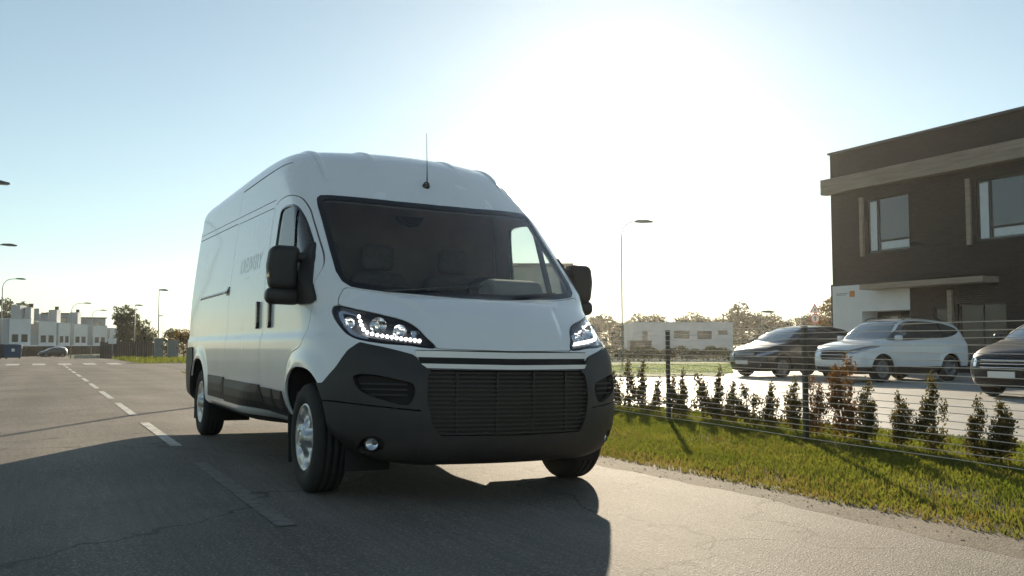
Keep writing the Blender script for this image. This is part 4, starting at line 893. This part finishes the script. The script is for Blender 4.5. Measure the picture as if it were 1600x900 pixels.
for sgn in (-1, 1):
    dm = side_of(doors, sgn); d = mko('front_door', lip(dm, .03), 'paint', van)
    gm = side_of(glassw, sgn)
    fr_in, fr = cut(gm, win_s(gm[0]) + .014); mko('window_seal', lip(offset(fr, .001), .02), 'gloss_black', d)
    # the bar between the opening window and the fixed corner pane
    barf = lambda V: np.abs((V[:, 1] - 1.45) - (V[:, 2] - 1.57) * .33) - .018
    bar, panes = cut(fr_in, barf(fr_in[0])); mko('window_bar', lip(offset(bar, .002), .03), 'gloss_black', d)
    wf = lambda V: (V[:, 1] - 1.45) - (V[:, 2] - 1.57) * .33
    q, m_ = cut(panes, wf(panes[0])); mko('window_pane', offset(m_, -.008), 'glass', d); mko('corner_pane', offset(q, -.008), 'glass', d)
    # handle, mouldings
    hx = float(surf_x(np.array(1.935), np.array(1.13)))
    def handle(y, par):
        hb = MB(); poly = [(-.028, -.10), (.012, -.107), (.03, -.085), (.032, .085), (.014, .105), (-.024, .10), (-.032, .06), (-.034, -.06)]
        hb.prism(poly, (sgn * (hx - .012), y, 1.135), (0, 1, 0), (0, 0, 1), (sgn, 0, 0), .034)
        return hb.build('door_handle', 'gloss_black', par, bevel=.008)
    handle(1.935, d)
    patch_box('side_moulding', 1.535, 1.80, .415, .595, sgn, .022, 'plastic', d); patch_box('side_moulding', 1.815, 2.155, .415, .598, sgn, .022, 'plastic', d)
    if sgn < 0:
        sdo = mko('sliding_door', lip(side_of(slide, -1), .03), 'paint', van); handle(2.335, sdo)
        patch_box('side_moulding', 2.215, 3.585, .42, .612, sgn, .022, 'plastic', sdo, ny=14)
        patch_box('side_moulding', 3.615, 4.42, .43, .625, sgn, .022, 'plastic', van, ny=10)
        # slide rail in the rear flank
        patch_box('slide_rail', 3.64, 5.28, 1.36, 1.412, sgn, .006, 'gloss_black', van, ny=16, nz=3); patch_box('rail_cover', 3.80, 5.14, 1.375, 1.398, sgn, .014, 'paint', van, ny=14, nz=3)
        patch_box('rail_end', 3.62, 3.72, 1.35, 1.425, sgn, .016, 'gloss_black', van, ny=4, nz=3)
    else:
        patch_box('side_moulding', 2.2, 4.42, .42, .62, sgn, .022, 'plastic', van, ny=16)
    # arch liners, mud flaps, wheels
    for wy, wz in WHEELS:
        n = 40; V = []; F = []
        for xx in (1.035, .60):
            for i in range(n + 1):
                a = -.35 + (math.pi + .7) * i / n; ca, sa = math.cos(a), math.sin(a); q = (abs(ca / .455) ** 2.7 + abs(sa / .447) ** 2.7) ** (-1 / 2.7)
                V.append((sgn * (xx if xx < .7 else float(surf_x(np.array(wy + q * ca), np.array(max(.36, wz + q * sa)))) - .022), wy + q * ca, wz + q * sa))
        for i in range(n): F.append((i, i + 1, n + 2 + i, n + 1 + i))
        F.append(tuple(n + 1 + i for i in range(n + 1)))
        mk('wheel_arch_liner', V, F, 'liner', van, True)
        MB().box((sgn * .80 if sgn > 0 else -1.0, wy + .40, .14), (1.0 if sgn > 0 else -.80, wy + .415, .45), Matrix.Rotation(R(-7), 3, 'X')).build('mud_flap', 'rubber', van, bevel=.012)
        wheel(van, (sgn * .905, wy, wz), sgn)

# front bumper with recessed grille and side pockets
gp = [(.0, .770), (.505, .770), (.525, .72), (.53, .60), (.50, .47), (.46, .405), (0, .40)]
gp = np.array(gp + [(-a, b) for a, b in gp[-2:0:-1]]); gr_s = region(gp, CX, CZ, lambda V: (V[:, 1] < .5) & (V[:, 2] > .3))
grl, bump = cut(bump, gr_s(bump[0]))
pkp = crom([(.875, .735), (.80, .742), (.66, .712), (.60, .69), (.60, .62), (.64, .575), (.74, .60), (.83, .635), (.87, .68)], 4, True)
pk_s = region(pkp, AX, CZ, lambda V: (V[:, 1] < .7) & (V[:, 2] > .5) & (np.abs(V[:, 0]) > .56))
pk, bump = cut(bump, pk_s(bump[0]))
fgp = np.array([(.785 + .056 * math.cos(a), .35 + .05 * math.sin(a)) for a in np.linspace(0, 2 * math.pi, 24, False)])
fg_s = region(fgp, AX, CZ, lambda V: (V[:, 1] < .7) & (V[:, 2] < .5) & (np.abs(V[:, 0]) > .6))
fg, bump = cut(bump, fg_s(bump[0]))
# a step that runs round the bumper below the pockets
bump = groove(bump, lambda V: np.where((np.abs(V[:, 0]) > .56), V[:, 2] - (.545 + .04 * np.clip((np.abs(V[:, 0]) - .56) / .4, 0, 1)), .5), .008)
bo = mko('front_bumper', lip(offset(bump, .012), .035), 'plastic', van)
gri = mko('grille', offset(grl, -.022), 'grille_back', van)
[(mko('bumper_pocket', side_of(offset(pk, -.03), g), 'liner', bo), mko('fog_lamp_recess', side_of(offset(fg, -.03), g), 'liner', bo)) for g in (-1, 1)]
def strip(name, x0, x1, z, t, dep, m, parent, off=0., n=28, slope=0.):
    xs = np.linspace(x0, x1, n); V = []
    for i, x in enumerate(xs):
        zz = z + slope * abs(x); ya = float(surf_y(np.array([x]), np.array([zz]))[0]) - off
        V += [(x, ya, zz - t / 2), (x, ya, zz + t / 2), (x, ya + dep, zz + t / 2), (x, ya + dep, zz - t / 2)]
    F = []
    for i in range(n - 1):
        a = i * 4; b = a + 4
        for j in range(4): F.append((a + j, b + j, b + (j + 1) % 4, a + (j + 1) % 4))
    F += [(3, 2, 1, 0), tuple((n - 1) * 4 + j for j in range(4))]
    return mk(name, V, F, m, parent)
for i in range(15):
    z = .415 + i * .0245; w_ = float(np.interp(z, [.40, .47, .60, .72, .77], [.46, .50, .53, .525, .505]))
    strip('slat', -w_, w_, z, .009, .024, 'plastic', gri, off=.0)
for x in (-.36, -.12, .12, .36):
    MB().box((x - .006, float(surf_y(np.array([x]), np.array([.58]))[0]) + .012, .41), (x + .006, float(surf_y(np.array([x]), np.array([.58]))[0]) + .034, .765)).build('grille_rib', 'plastic', gri)
for sgn in (-1, 1):
    for z in (.63, .66, .69):
        a, b = sorted((sgn * .63, sgn * .85)); strip('pocket_slat', a, b, z, .008, .02, 'plastic', bo, off=-.008, n=10)
    yy = float(surf_y(np.array([sgn * .79]), np.array([.35]))[0])
    dv = Vector((sgn * .45, -.89, 0)).normalized(); fl = MB()
    fl.lathe([(-.02, .043), (.002, .043), (.006, .038), (.0, .034)], (sgn * .785, yy + .016, .35), dv, 28); f_o = fl.build('fog_lamp', 'gloss_black', bo, True)
    MB().lathe([(-.004, .034), (-.012, .022), (-.02, .0)], (sgn * .785, yy + .016, .35), dv, 28).build('reflector', 'chrome', f_o, True)
    MB().lathe([(.0, .034), (.004, .022), (.005, .0)], (sgn * .785, yy + .016, .35), dv, 28).build('lens', 'lens', f_o, True)
# the two painted bars of the front strip with the dark slot between them
strip('strip_backing', -.57, .57, .832, .11, .02, 'liner', van, off=-.012)
strip('grille_bar', -.575, .575, .860, .036, .03, 'paint', van, off=.004, slope=.008); strip('grille_bar', -.552, .552, .792, .026, .03, 'paint', van, off=.010, slope=.010)

# headlights
for sgn in (-1, 1):
    lm = side_of(lamp, sgn); back = mko('headlight', offset(lm, -.055), 'lamp_inner', van)
    inner, rim = cut(lm, hl_s(lm[0]) + .012); mko('lamp_rim', lip(rim, .05), 'gloss_black', back); mko('lens', offset(inner, -.003), 'lens', back)
    # chrome sweep along the outer corner and upper edge
    def edge_s(V): return np.maximum(hl_s(V) + .012, -(hl_s(V) + .036))
    e1, _ = cut(lm, hl_s(lm[0]) + .014); _, e2 = cut(e1, hl_s(e1[0]) + .036)
    e3, e2o = cut(e2, .80 - np.abs(e2[0][:, 0])); mko('chrome_sweep', lip(offset(e3, -.018), .02), 'chrome', back); mko('dark_bezel', lip(offset(e2o, -.02), .02), 'gloss_black', back)
    leds = [(.805, 1.080), (.806, 1.053), (.806, 1.028), (.803, 1.003), (.790, .985), (.768, .977), (.745, .970), (.721, .966), (.697, .962), (.673, .959), (.650, .955), (.626, .952), (.602, .949), (.578, .946), (.554, .943), (.53, .940)]
    for lx, lz in leds:
        ly = float(surf_y(np.array([lx]), np.array([lz]))[0]) + .012
        MB().lathe([(0, .0), (.002, .006), (.001, .0098), (-.006, .0105)][::-1], (sgn * lx, ly, lz), (sgn * .35, -.9, .2), 12).build('led', 'led', back, True)
    for (lx, lz, rr) in ((.72, 1.025, .05), (.615, .99, .042), (.855, 1.04, .035)):
        ly = float(surf_y(np.array([lx]), np.array([lz]))[0]) + .05; dv = (sgn * .1, -1, .0)
        MB().lathe([(0, rr), (-.012, rr * .8), (-.03, rr * .45), (-.038, .008), (-.012, .007), (-.010, .0)], (sgn * lx, ly - .018, lz), dv, 24).build('reflector', 'chrome', back, True)
    MB().prism([(-.02, -.02), (.03, -.022), (.012, .02), (-.02, .022)], (sgn * .54, float(surf_y(np.array([.54]), np.array([.975]))[0]) + .025, .975), (-sgn, 0, 0), (0, .3, 1), (0, 1, 0), .01).build('indicator_reflector', 'chrome', back)

# mirrors
for sgn in (-1, 1):
    def fl(ms): return (ms[0] * np.array([sgn, 1, 1]), ms[1] * np.array([sgn, 1, 1]), ms[2] if sgn > 0 else ms[2][:, ::-1])
    tp = lambda P: np.stack([-.018 * np.clip((P[:, 2] - 1.42) / .12, 0, 1) - .012 * np.clip((1.30 - P[:, 2]) / .1, -1, 1), 0 * P[:, 0], 0 * P[:, 0]], 1)
    ms = rbox((1.015, 1.09, 1.255), (1.205, 1.23, 1.545), .048, tp); mr = mko('door_mirror', fl(ms), 'plastic', van)
    ms = rbox((.995, 1.095, 1.165), (1.222, 1.225, 1.275), .045, None); mko('lower_mirror_housing', fl(ms), 'plastic', mr)
    for z, t in ((1.475, .030), (1.225, .05)):
        ms = rbox((.93, 1.11, z - t), (1.06, 1.19, z + t), .022, None); mko('mirror_arm', fl(ms), 'plastic', mr)
    bp_ = crom([(1.135, 1.575), (1.16, 1.565), (1.20, 1.47), (1.185, 1.36), (1.14, 1.24), (1.10, 1.175), (.97, 1.165), (.90, 1.18), (.885, 1.21), (.97, 1.35), (1.06, 1.48)], 3, True)
    xs_ = surf_x(bp_[:, 0], bp_[:, 1]); nb_ = len(bp_); V = [(sgn * (x + .020), y, z) for x, (y, z) in zip(xs_, bp_)] + [(sgn * (x - .02), y, z) for x, (y, z) in zip(xs_, bp_)]; c_ = bp_.mean(0); V.append((sgn * (float(surf_x(np.array(c_[0]), np.array(c_[1]))) + .045), c_[0], c_[1]))
    F = []
    for i in range(nb_):
        j = (i + 1) % nb_; F += [(i, j, 2 * nb_), (j, i, nb_ + i, nb_ + j)]
    mk('mirror_base', V, [f if sgn < 0 else f[::-1] for f in F], 'plastic', mr)
    MB().box((min(sgn * 1.188, sgn * 1.212), 1.12, 1.33), (max(sgn * 1.188, sgn * 1.212), 1.18, 1.44)).build('indicator', 'amber', mr, bevel=.008)
    gb = MB(); a, b = sorted((sgn * 1.03, sgn * 1.19)); gb.box((a, 1.226, 1.28), (b, 1.234, 1.52)); gb.build('mirror_glass', 'chrome', mr)

# wipers, aerial
def onws(x, z): return float(surf_y(np.array([x]), np.array([z]))[0])
for x0, z0, x1, z1 in ((-.62, 1.245, .02, 1.30), (.02, 1.225, .62, 1.285)):
    pts = [(x0 + (x1 - x0) * t, onws(x0 + (x1 - x0) * t, z0 + (z1 - z0) * t) - .02, z0 + (z1 - z0) * t) for t in np.linspace(0, 1, 12)]
    wi = MB().tube(pts, .0045, 6).build('wiper', 'gloss_black', van)
xa = -.03; ya = onws(-.03, 2.078)
an = MB().lathe([(0, .03), (.02, .027), (.04, .018), (.05, .0)], (xa, ya + .005, 2.07), (0, -.55, .83), 16).build('aerial', 'gloss_black', van, True)
MB().tube([(xa, ya - .02, 2.10), (xa, ya - .015, 2.2), (xa, ya + .01, 2.475)], [.006, .0035, .002], 6).build('rod', 'gloss_black', an)
# roof ribs
for x in (-.70, .70, -.33, .33):
    V = []; F = []; ys = np.linspace(1.60, 2.4, 24)
    zc = []
    for y in ys:
        z = 2.6
        for _ in range(40):
            z -= float(Fvan(np.array([[x, y, z]]))[0])
        zc.append(z)
    for y, z, k in zip(ys, zc, np.linspace(0, 1, 24)):
        hgt = .010 * min(1, k * 4)
        V += [(x - .030, y, z - .004), (x - .016, y, z + hgt), (x + .016, y, z + hgt), (x + .030, y, z - .004)]
    for i in range(23):
        for j in range(3): F.append((i * 4 + j, i * 4 + j + 1, i * 4 + 5 + j, i * 4 + 4 + j)[::-1])
    mk('roof_rib', V, F, 'paint', van, True)

# cab interior
MB().prism([(.72, 1.0), (.70, 1.14), (.78, 1.19), (.95, 1.205), (1.10, 1.19), (1.18, 1.10), (1.16, .95)], (-.76, 0, 0), (0, 1, 0), (0, 0, 1), (1, 0, 0), 1.52).build('dashboard', 'inside', van, bevel=.02)
MB().box((-.92, 2.225, .5), (.92, 2.245, 2.2)).build('bulkhead', 'trim_grey', van)
MB().box((-.95, .9, .55), (.95, 2.22, .6)).build('cab_floor', 'inside', van)
for x, w_ in ((.46, .25), (-.62, .22), (-.18, .22)):
    st = empty('seat', (x, 1.75, .6)); st.parent = van
    ms = rbox((-w_, -.25, .1), (w_, .25, .32), .06, None, .03); mko('seat_cushion', ms, 'seat', st)
    ms = rbox((-w_, .20, .28), (w_, .36, .88), .06, None, .03); mko('seat_back', ms, 'seat', st)
    ms = rbox((-.13, .24, .90), (.13, .34, 1.10), .04, None, .025); mko('head_rest', ms, 'seat', st)
MB().prism([(.96, 1.15), (.93, 1.30), (.98, 1.375), (1.08, 1.40), (1.20, 1.385), (1.22, 1.30), (1.19, 1.15)], (.30, 0, 0), (0, 1, 0), (0, 0, 1), (1, 0, 0), .40).build('instrument_cowl', 'headliner', van, bevel=.03)
sw = empty('steering_wheel', (.50, 1.36, 1.28)); sw.parent = van; sw.rotation_euler = (R(50), 0, 0)
rim = [(.195 * math.cos(a), .195 * math.sin(a), 0) for a in np.linspace(0, 2 * math.pi, 37)]
MB().tube(rim, .016, 10, False).build('rim', 'gloss_black', sw, True)
MB().tube([(-.18, 0, -.01), (0, 0, -.04), (.18, 0, -.01)], [.014, .06, .014], 10).build('spoke', 'gloss_black', sw, True); MB().tube([(0, 0, -.04), (0, 0, -.35)], .03, 8).build('column', 'inside', sw)

# lettering on the sliding door
def lettering(txt, y0, zb, length, hgt, shear):
    cu = bpy.data.curves.new('lettering', 'FONT'); cu.body = txt; cu.resolution_u = 3; cu.shear = shear; cu.space_character = .95
    to = bpy.data.objects.new('tmp', cu); COL.objects.link(to); bpy.context.view_layer.update()
    me = to.evaluated_get(bpy.context.evaluated_depsgraph_get()).to_mesh(); V = np.array([v.co[:] for v in me.vertices]); F = [list(p.vertices) for p in me.polygons]
    bpy.data.objects.remove(to)
    V[:, 0] -= V[:, 0].min(); V[:, 0] *= length / V[:, 0].max(); V[:, 1] -= V[:, 1].min(); V[:, 1] *= hgt / V[:, 1].max()
    Y = y0 - V[:, 0]; Z = zb + V[:, 1]; X = -(surf_x(Y, Z) + .002)
    return np.stack([X, Y, Z], 1), F
V, F = lettering('DELIVERY', 3.20, 1.505, .80, .125, .12); lt = mk('lettering', V, F, 'print', sdo)
Y = np.array([3.262, 3.25, 3.228, 3.228, 3.25, 3.255]); arc = []
V = []; ts = np.linspace(-1.25, 1.25, 12)
for t in ts:
    for rr in (.062, .050): V.append((0, 3.25 - rr * math.cos(t) * .5, 1.567 + rr * math.sin(t)))
V = np.array(V); V[:, 0] = -(surf_x(V[:, 1], V[:, 2]) + .002)
mk('logo_arc', V, [(2 * i, 2 * i + 1, 2 * i + 3, 2 * i + 2) for i in range(11)], 'print', sdo)
V = np.array([(0, 3.0, 1.45), (0, 2.78, 1.45), (0, 2.78, 1.457), (0, 3.0, 1.457)]); V[:, 0] = -(surf_x(V[:, 1], V[:, 2]) + .002)
mk('fine_print_line', V, [(0, 1, 2, 3)], 'print', sdo)
# ---------------------------------------------------------------- parked cars (front at local y = 0, facing -Y)
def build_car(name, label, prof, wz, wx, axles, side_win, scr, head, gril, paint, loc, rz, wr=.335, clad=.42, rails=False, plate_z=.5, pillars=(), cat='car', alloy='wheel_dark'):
    P = crom(prof, 5, True); L = Lut2(P, (-.5, -.1), (5.2, 2.1), .02); t = crom(np.stack([wz, wx], 1), 5); ymax = P[:, 1 - 1].max(); ztop = P[:, 1].max()
    def F(Q):
        x = np.abs(Q[:, 0]); y = Q[:, 1]; z = Q[:, 2]; bow = .22 * (x / .85) ** 2.4 * (1 - sst(.9, 2.6, y)) - .16 * (x / .85) ** 2.4 * sst(ymax - 1.6, ymax, y)
        pr = L(y - bow, z + .05 * (x / .7) ** 2 * sst(ztop - .4, ztop, z)); w = np.interp(z, t[:, 0], t[:, 1]) - .05 * (1 - sst(0, 1.2, y))
        for ay in axles: w = w + .02 * (1 - sst(.40, .56, np.hypot(y - ay, z - wr))) * sst(.95, .75, z)
        return smax(pr, x - w, np.interp(z, [.2, .8, 1.1, 1.6], [.25, .22, .14, .2]))
    e = empty(name, loc, rz); S = surface_nets(F, (-1.1, -.12, .05), (1.1, ymax + .12, ztop + .12), .034)
    def arch(V):
        s = np.full(len(V), .5)
        for ay in axles:
            k = (np.abs(V[:, 0]) > .5) & (V[:, 2] < .95); s[k] = np.minimum(s[k], np.hypot(V[k, 1] - ay, V[k, 2] - wr) - wr - .055)
        return s
    _, S = cut(S, arch(S[0]))
    sw = region(crom(side_win, 4, True), CY, CZ, lambda V: (np.abs(V[:, 0]) > .5)); sc = region(np.array(scr + [(-a, b) for a, b in scr[::-1] if a > 0]), CX, CZ, lambda V: (V[:, 1] < 2.1) & (V[:, 2] > .85))
    hd = region(crom(head, 4, True), AX, CZ, lambda V: (V[:, 1] < 1.0) & (V[:, 2] < 1.0)); gl = region(np.array(gril + [(-a, b) for a, b in gril[::-1] if a > 0]), CX, CZ, lambda V: (V[:, 1] < .5) & (V[:, 2] < 1.0))
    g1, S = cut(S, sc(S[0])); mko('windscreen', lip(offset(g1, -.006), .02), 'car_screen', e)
    g2, S = cut(S, sw(S[0]))
    for sg in (-1, 1):
        gs = side_of(g2, sg); so = None
        for i, (a, b) in enumerate(zip((-9,) + pillars, pillars + (9,))):
            pnl, _ = cut(gs, np.maximum(a + .02 - gs[0][:, 1], gs[0][:, 1] - b + .02))
            if len(pnl[2]): mko('side_window', lip(offset(pnl, -.006), .02), 'pane', e)
        mko('window_pillars', offset(gs, -.014), 'gloss_black', e)
    h1, S = cut(S, hd(S[0])); g3, S = cut(S, gl(S[0]))
    for sg in (-1, 1):
        hm = side_of(h1, sg); ho = mko('headlight', offset(hm, -.04), 'chrome', e); mko('lens', offset(hm, -.002), 'lens', ho)
    go = mko('grille', offset(g3, -.03), 'liner', e)
    gy0 = min(p[1] for p in gril); gy1 = max(p[1] for p in gril); gw = max(p[0] for p in gril) * .92
    def fy(x, z):
        q = np.array([[x, .05, z]], float)
        for _ in range(25): q[0, 1] += float(F(q)[0]) * .9
        return q[0, 1]
    for i in range(3):
        z = gy0 + (gy1 - gy0) * (i + .5) / 3; k = MB(); xs = np.linspace(-gw, gw, 9); k.tube([(x, fy(x, z) + .006, z) for x in xs], .014, 6); k.build('bar', 'chrome', go, True)
    cl, S = cut(S, np.where(True, S[0][:, 2] - clad, 0)); mko('lower_cladding', lip(offset(cl, .004), .02), 'plastic', e)
    mko('body', lip(S, .02), paint, e)
    yp = fy(0, plate_z); MB().box((-.26, yp - .022, plate_z - .055), (.26, yp - .004, plate_z + .055)).build('number_plate', 'sign_white', e)
    for sg in (-1, 1):
        mm = rbox((.86, side_win[0][0] + .12, side_win[0][1] - .02), (1.05, side_win[0][0] + .28, side_win[0][1] + .13), .05, None, .03); mm = (mm[0] * np.array([sg, 1, 1]), mm[1] * np.array([sg, 1, 1]), mm[2] if sg > 0 else mm[2][:, ::-1]); mko('door_mirror', mm, paint, e)
        fx = .62; MB().lathe([(0, .05), (.01, .045), (.012, 0)], (sg * fx, fy(sg * fx, .38) + .02, .38), (0, -1, 0), 14).build('fog_lamp', 'chrome', e)
        for ay in axles:
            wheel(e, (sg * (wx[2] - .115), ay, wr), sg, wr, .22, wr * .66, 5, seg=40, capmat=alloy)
            k = MB(); n = 20; V = []; Fc = []
            for xx in (wx[2] - .03, .45):
                for i in range(n + 1): a = -.2 + (math.pi + .4) * i / n; V.append((sg * xx, ay + (wr + .06) * math.cos(a), wr + (wr + .06) * math.sin(a)))
            for i in range(n): Fc.append((i, i + 1, n + 2 + i, n + 1 + i))
            Fc.append(tuple(range(n + 1, 2 * n + 2))); mk('wheel_arch_liner', V, Fc, 'liner', e)
        for yh in ((pillars[0] - .12, pillars[-1] + .75) if pillars else ()):
            xh = .9
            q = np.array([[.9, yh, side_win[0][1] - .12]])
            for _ in range(15): q[0, 0] -= float(F(q)[0])
            MB().box((sg * q[0, 0] - .012, yh - .09, q[0, 2] - .012), (sg * q[0, 0] + .012, yh + .09, q[0, 2] + .012)).build('door_handle', paint, e, bevel=.006)
        if rails: MB().tube([(sg * .62, 2.0, ztop - .05), (sg * .60, 2.2, ztop + .015), (sg * .58, 3.4, ztop + .01), (sg * .58, 3.6, ztop - .06)], .016, 6).build('roof_rail', 'gloss_black', e)
    tag(e, label, cat, 'cars parked in front of the brick building'); return e
M['car_screen'] = mat('sky_toned_windscreen', (.34, .38, .40), .07, metal=.6, var=.1, vscale=2); M['wheel_dark'] = mat('shaded_alloy', (.16, .16, .165), .4, metal=.7, var=.1); M['car_white'] = mat('car_white_paint', (.72, .75, .76), .3, coat=1, var=.02); M['car_black'] = mat('car_black_paint', (.010, .009, .010), .3, coat=.6, spec=.35, var=.1); M['car_dark'] = mat('car_dark_paint', (.012, .011, .013), .4, coat=.25, spec=.3, var=.1)  # screens paled to stand for reflected sky, wheel alloy darkened for shade
suv_prof = [(.14, .24), (.04, .33), (0, .48), (.01, .66), (.06, .80), (.16, .91), (.40, .99), (.75, 1.05), (1.05, 1.10), (1.30, 1.28), (1.58, 1.49), (1.78, 1.60), (2.1, 1.665), (2.6, 1.69), (3.2, 1.68), (3.75, 1.64), (4.10, 1.57), (4.26, 1.40), (4.38, 1.14), (4.48, .98), (4.53, .7), (4.50, .42), (4.38, .28), (3.8, .23), (2.3, .21), (.6, .21)]
suv = build_car('white_suv', 'white sport utility car parked nose-out before the brick building', suv_prof, [0, .25, .4, .6, .85, 1.0, 1.08, 1.2, 1.4, 1.6, 1.75], [.80, .86, .895, .905, .905, .895, .87, .82, .745, .66, .60], (.90, 3.52),
    [(1.22, 1.09), (1.62, 1.38), (1.85, 1.53), (2.2, 1.60), (2.8, 1.61), (3.4, 1.57), (3.85, 1.46), (4.02, 1.36), (3.9, 1.27), (3.5, 1.18), (2.6, 1.12)], [(0, 1.09), (.60, 1.12), (.74, 1.16), (.70, 1.30), (.585, 1.575), (.5, 1.61), (0, 1.625)],
    [(.46, .74), (.62, .74), (.80, .80), (.88, .92), (.80, .93), (.60, .865), (.46, .83)], [(0, .58), (.38, .58), (.44, .70), (.46, .83), (0, .84)], 'car_white', (15.95, 12.6, float(gz(18, 14)) - .012), R(-90), .345, .40, True, .50, (2.35, 3.3))
mpv_prof = [(.14, .20), (.04, .30), (0, .45), (.02, .62), (.10, .76), (.30, .88), (.70, .99), (.95, 1.05), (1.25, 1.22), (1.6, 1.40), (1.95, 1.51), (2.4, 1.56), (3.0, 1.56), (3.6, 1.50), (3.95, 1.38), (4.12, 1.10), (4.24, .92), (4.28, .6), (4.22, .35), (4.0, .22), (2.3, .18), (.6, .18)]
blk = build_car('black_hatchback', 'black hatchback parked left of the white car, sun glinting on its bonnet', mpv_prof, [0, .25, .4, .6, .85, .98, 1.06, 1.2, 1.4, 1.55, 1.65], [.78, .84, .87, .885, .885, .87, .845, .79, .70, .62, .56], (.84, 3.42),
    [(1.18, 1.06), (1.6, 1.30), (1.95, 1.43), (2.4, 1.48), (3.0, 1.47), (3.5, 1.40), (3.75, 1.28), (3.5, 1.13), (2.6, 1.08)], [(0, 1.06), (.60, 1.09), (.70, 1.14), (.55, 1.44), (.45, 1.48), (0, 1.50)],
    [(.48, .64), (.66, .65), (.82, .72), (.86, .84), (.74, .83), (.50, .74)], [(0, .60), (.40, .60), (.44, .72), (0, .74)], 'car_black', (16.3, 16.4, float(gz(16, 16)) - .012), R(-90), .32, .28, False, .45, (2.3, 3.2))
dk = build_car('dark_saloon', 'dark car at the right picture edge showing its front and number plate', mpv_prof, [0, .25, .4, .6, .85, .98, 1.06, 1.2, 1.4, 1.55, 1.65], [.80, .86, .89, .90, .90, .885, .86, .80, .71, .63, .57], (.88, 3.46),
    [(1.18, 1.06), (1.6, 1.30), (1.95, 1.43), (2.4, 1.48), (3.0, 1.47), (3.5, 1.40), (3.75, 1.28), (3.5, 1.13), (2.6, 1.08)], [(0, 1.06), (.60, 1.09), (.70, 1.14), (.55, 1.44), (.45, 1.48), (0, 1.50)],
    [(.58, .57), (.70, .57), (.84, .62), (.87, .76), (.74, .74), (.58, .70)], [(0, .52), (.48, .52), (.52, .70), (0, .72)], 'car_dark', (13.0, 5.85, float(gz(13, 6)) - .012), R(-90), .33, .30, False, .43, (2.3, 3.2))
c1 = dup(blk); c1.location = at(62, 146); c1.rotation_euler = (0, 0, R(-70)); tag(c1, 'distant black car standing before the garages of the terrace', 'car', 'distant parked cars')
c2 = dup(suv); c2.location = at(84, 148); c2.rotation_euler = (0, 0, R(-20)); tag(c2, 'distant white car parked right of the distant black car', 'car', 'distant parked cars')

# ---------------------------------------------------------------- low sunlit haze over the whole place
hz = MB().box((-650, -330, -2.5), (760, 860, 14.5)).build('haze', None); tag(hz, 'thin sunlit haze over the whole place', 'haze', kind='stuff')
hm = bpy.data.materials.new('haze'); hm.use_nodes = True; t = hm.node_tree; t.nodes.clear()
o_ = t.nodes.new('ShaderNodeOutputMaterial'); v_ = t.nodes.new('ShaderNodeVolumePrincipled'); v_.inputs['Color'].default_value = (.98, .95, .90, 1); v_.inputs['Density'].default_value = .00026; v_.inputs['Anisotropy'].default_value = .80
lk(t, v_.outputs[0], o_.inputs['Volume']); hz.data.materials.append(hm)
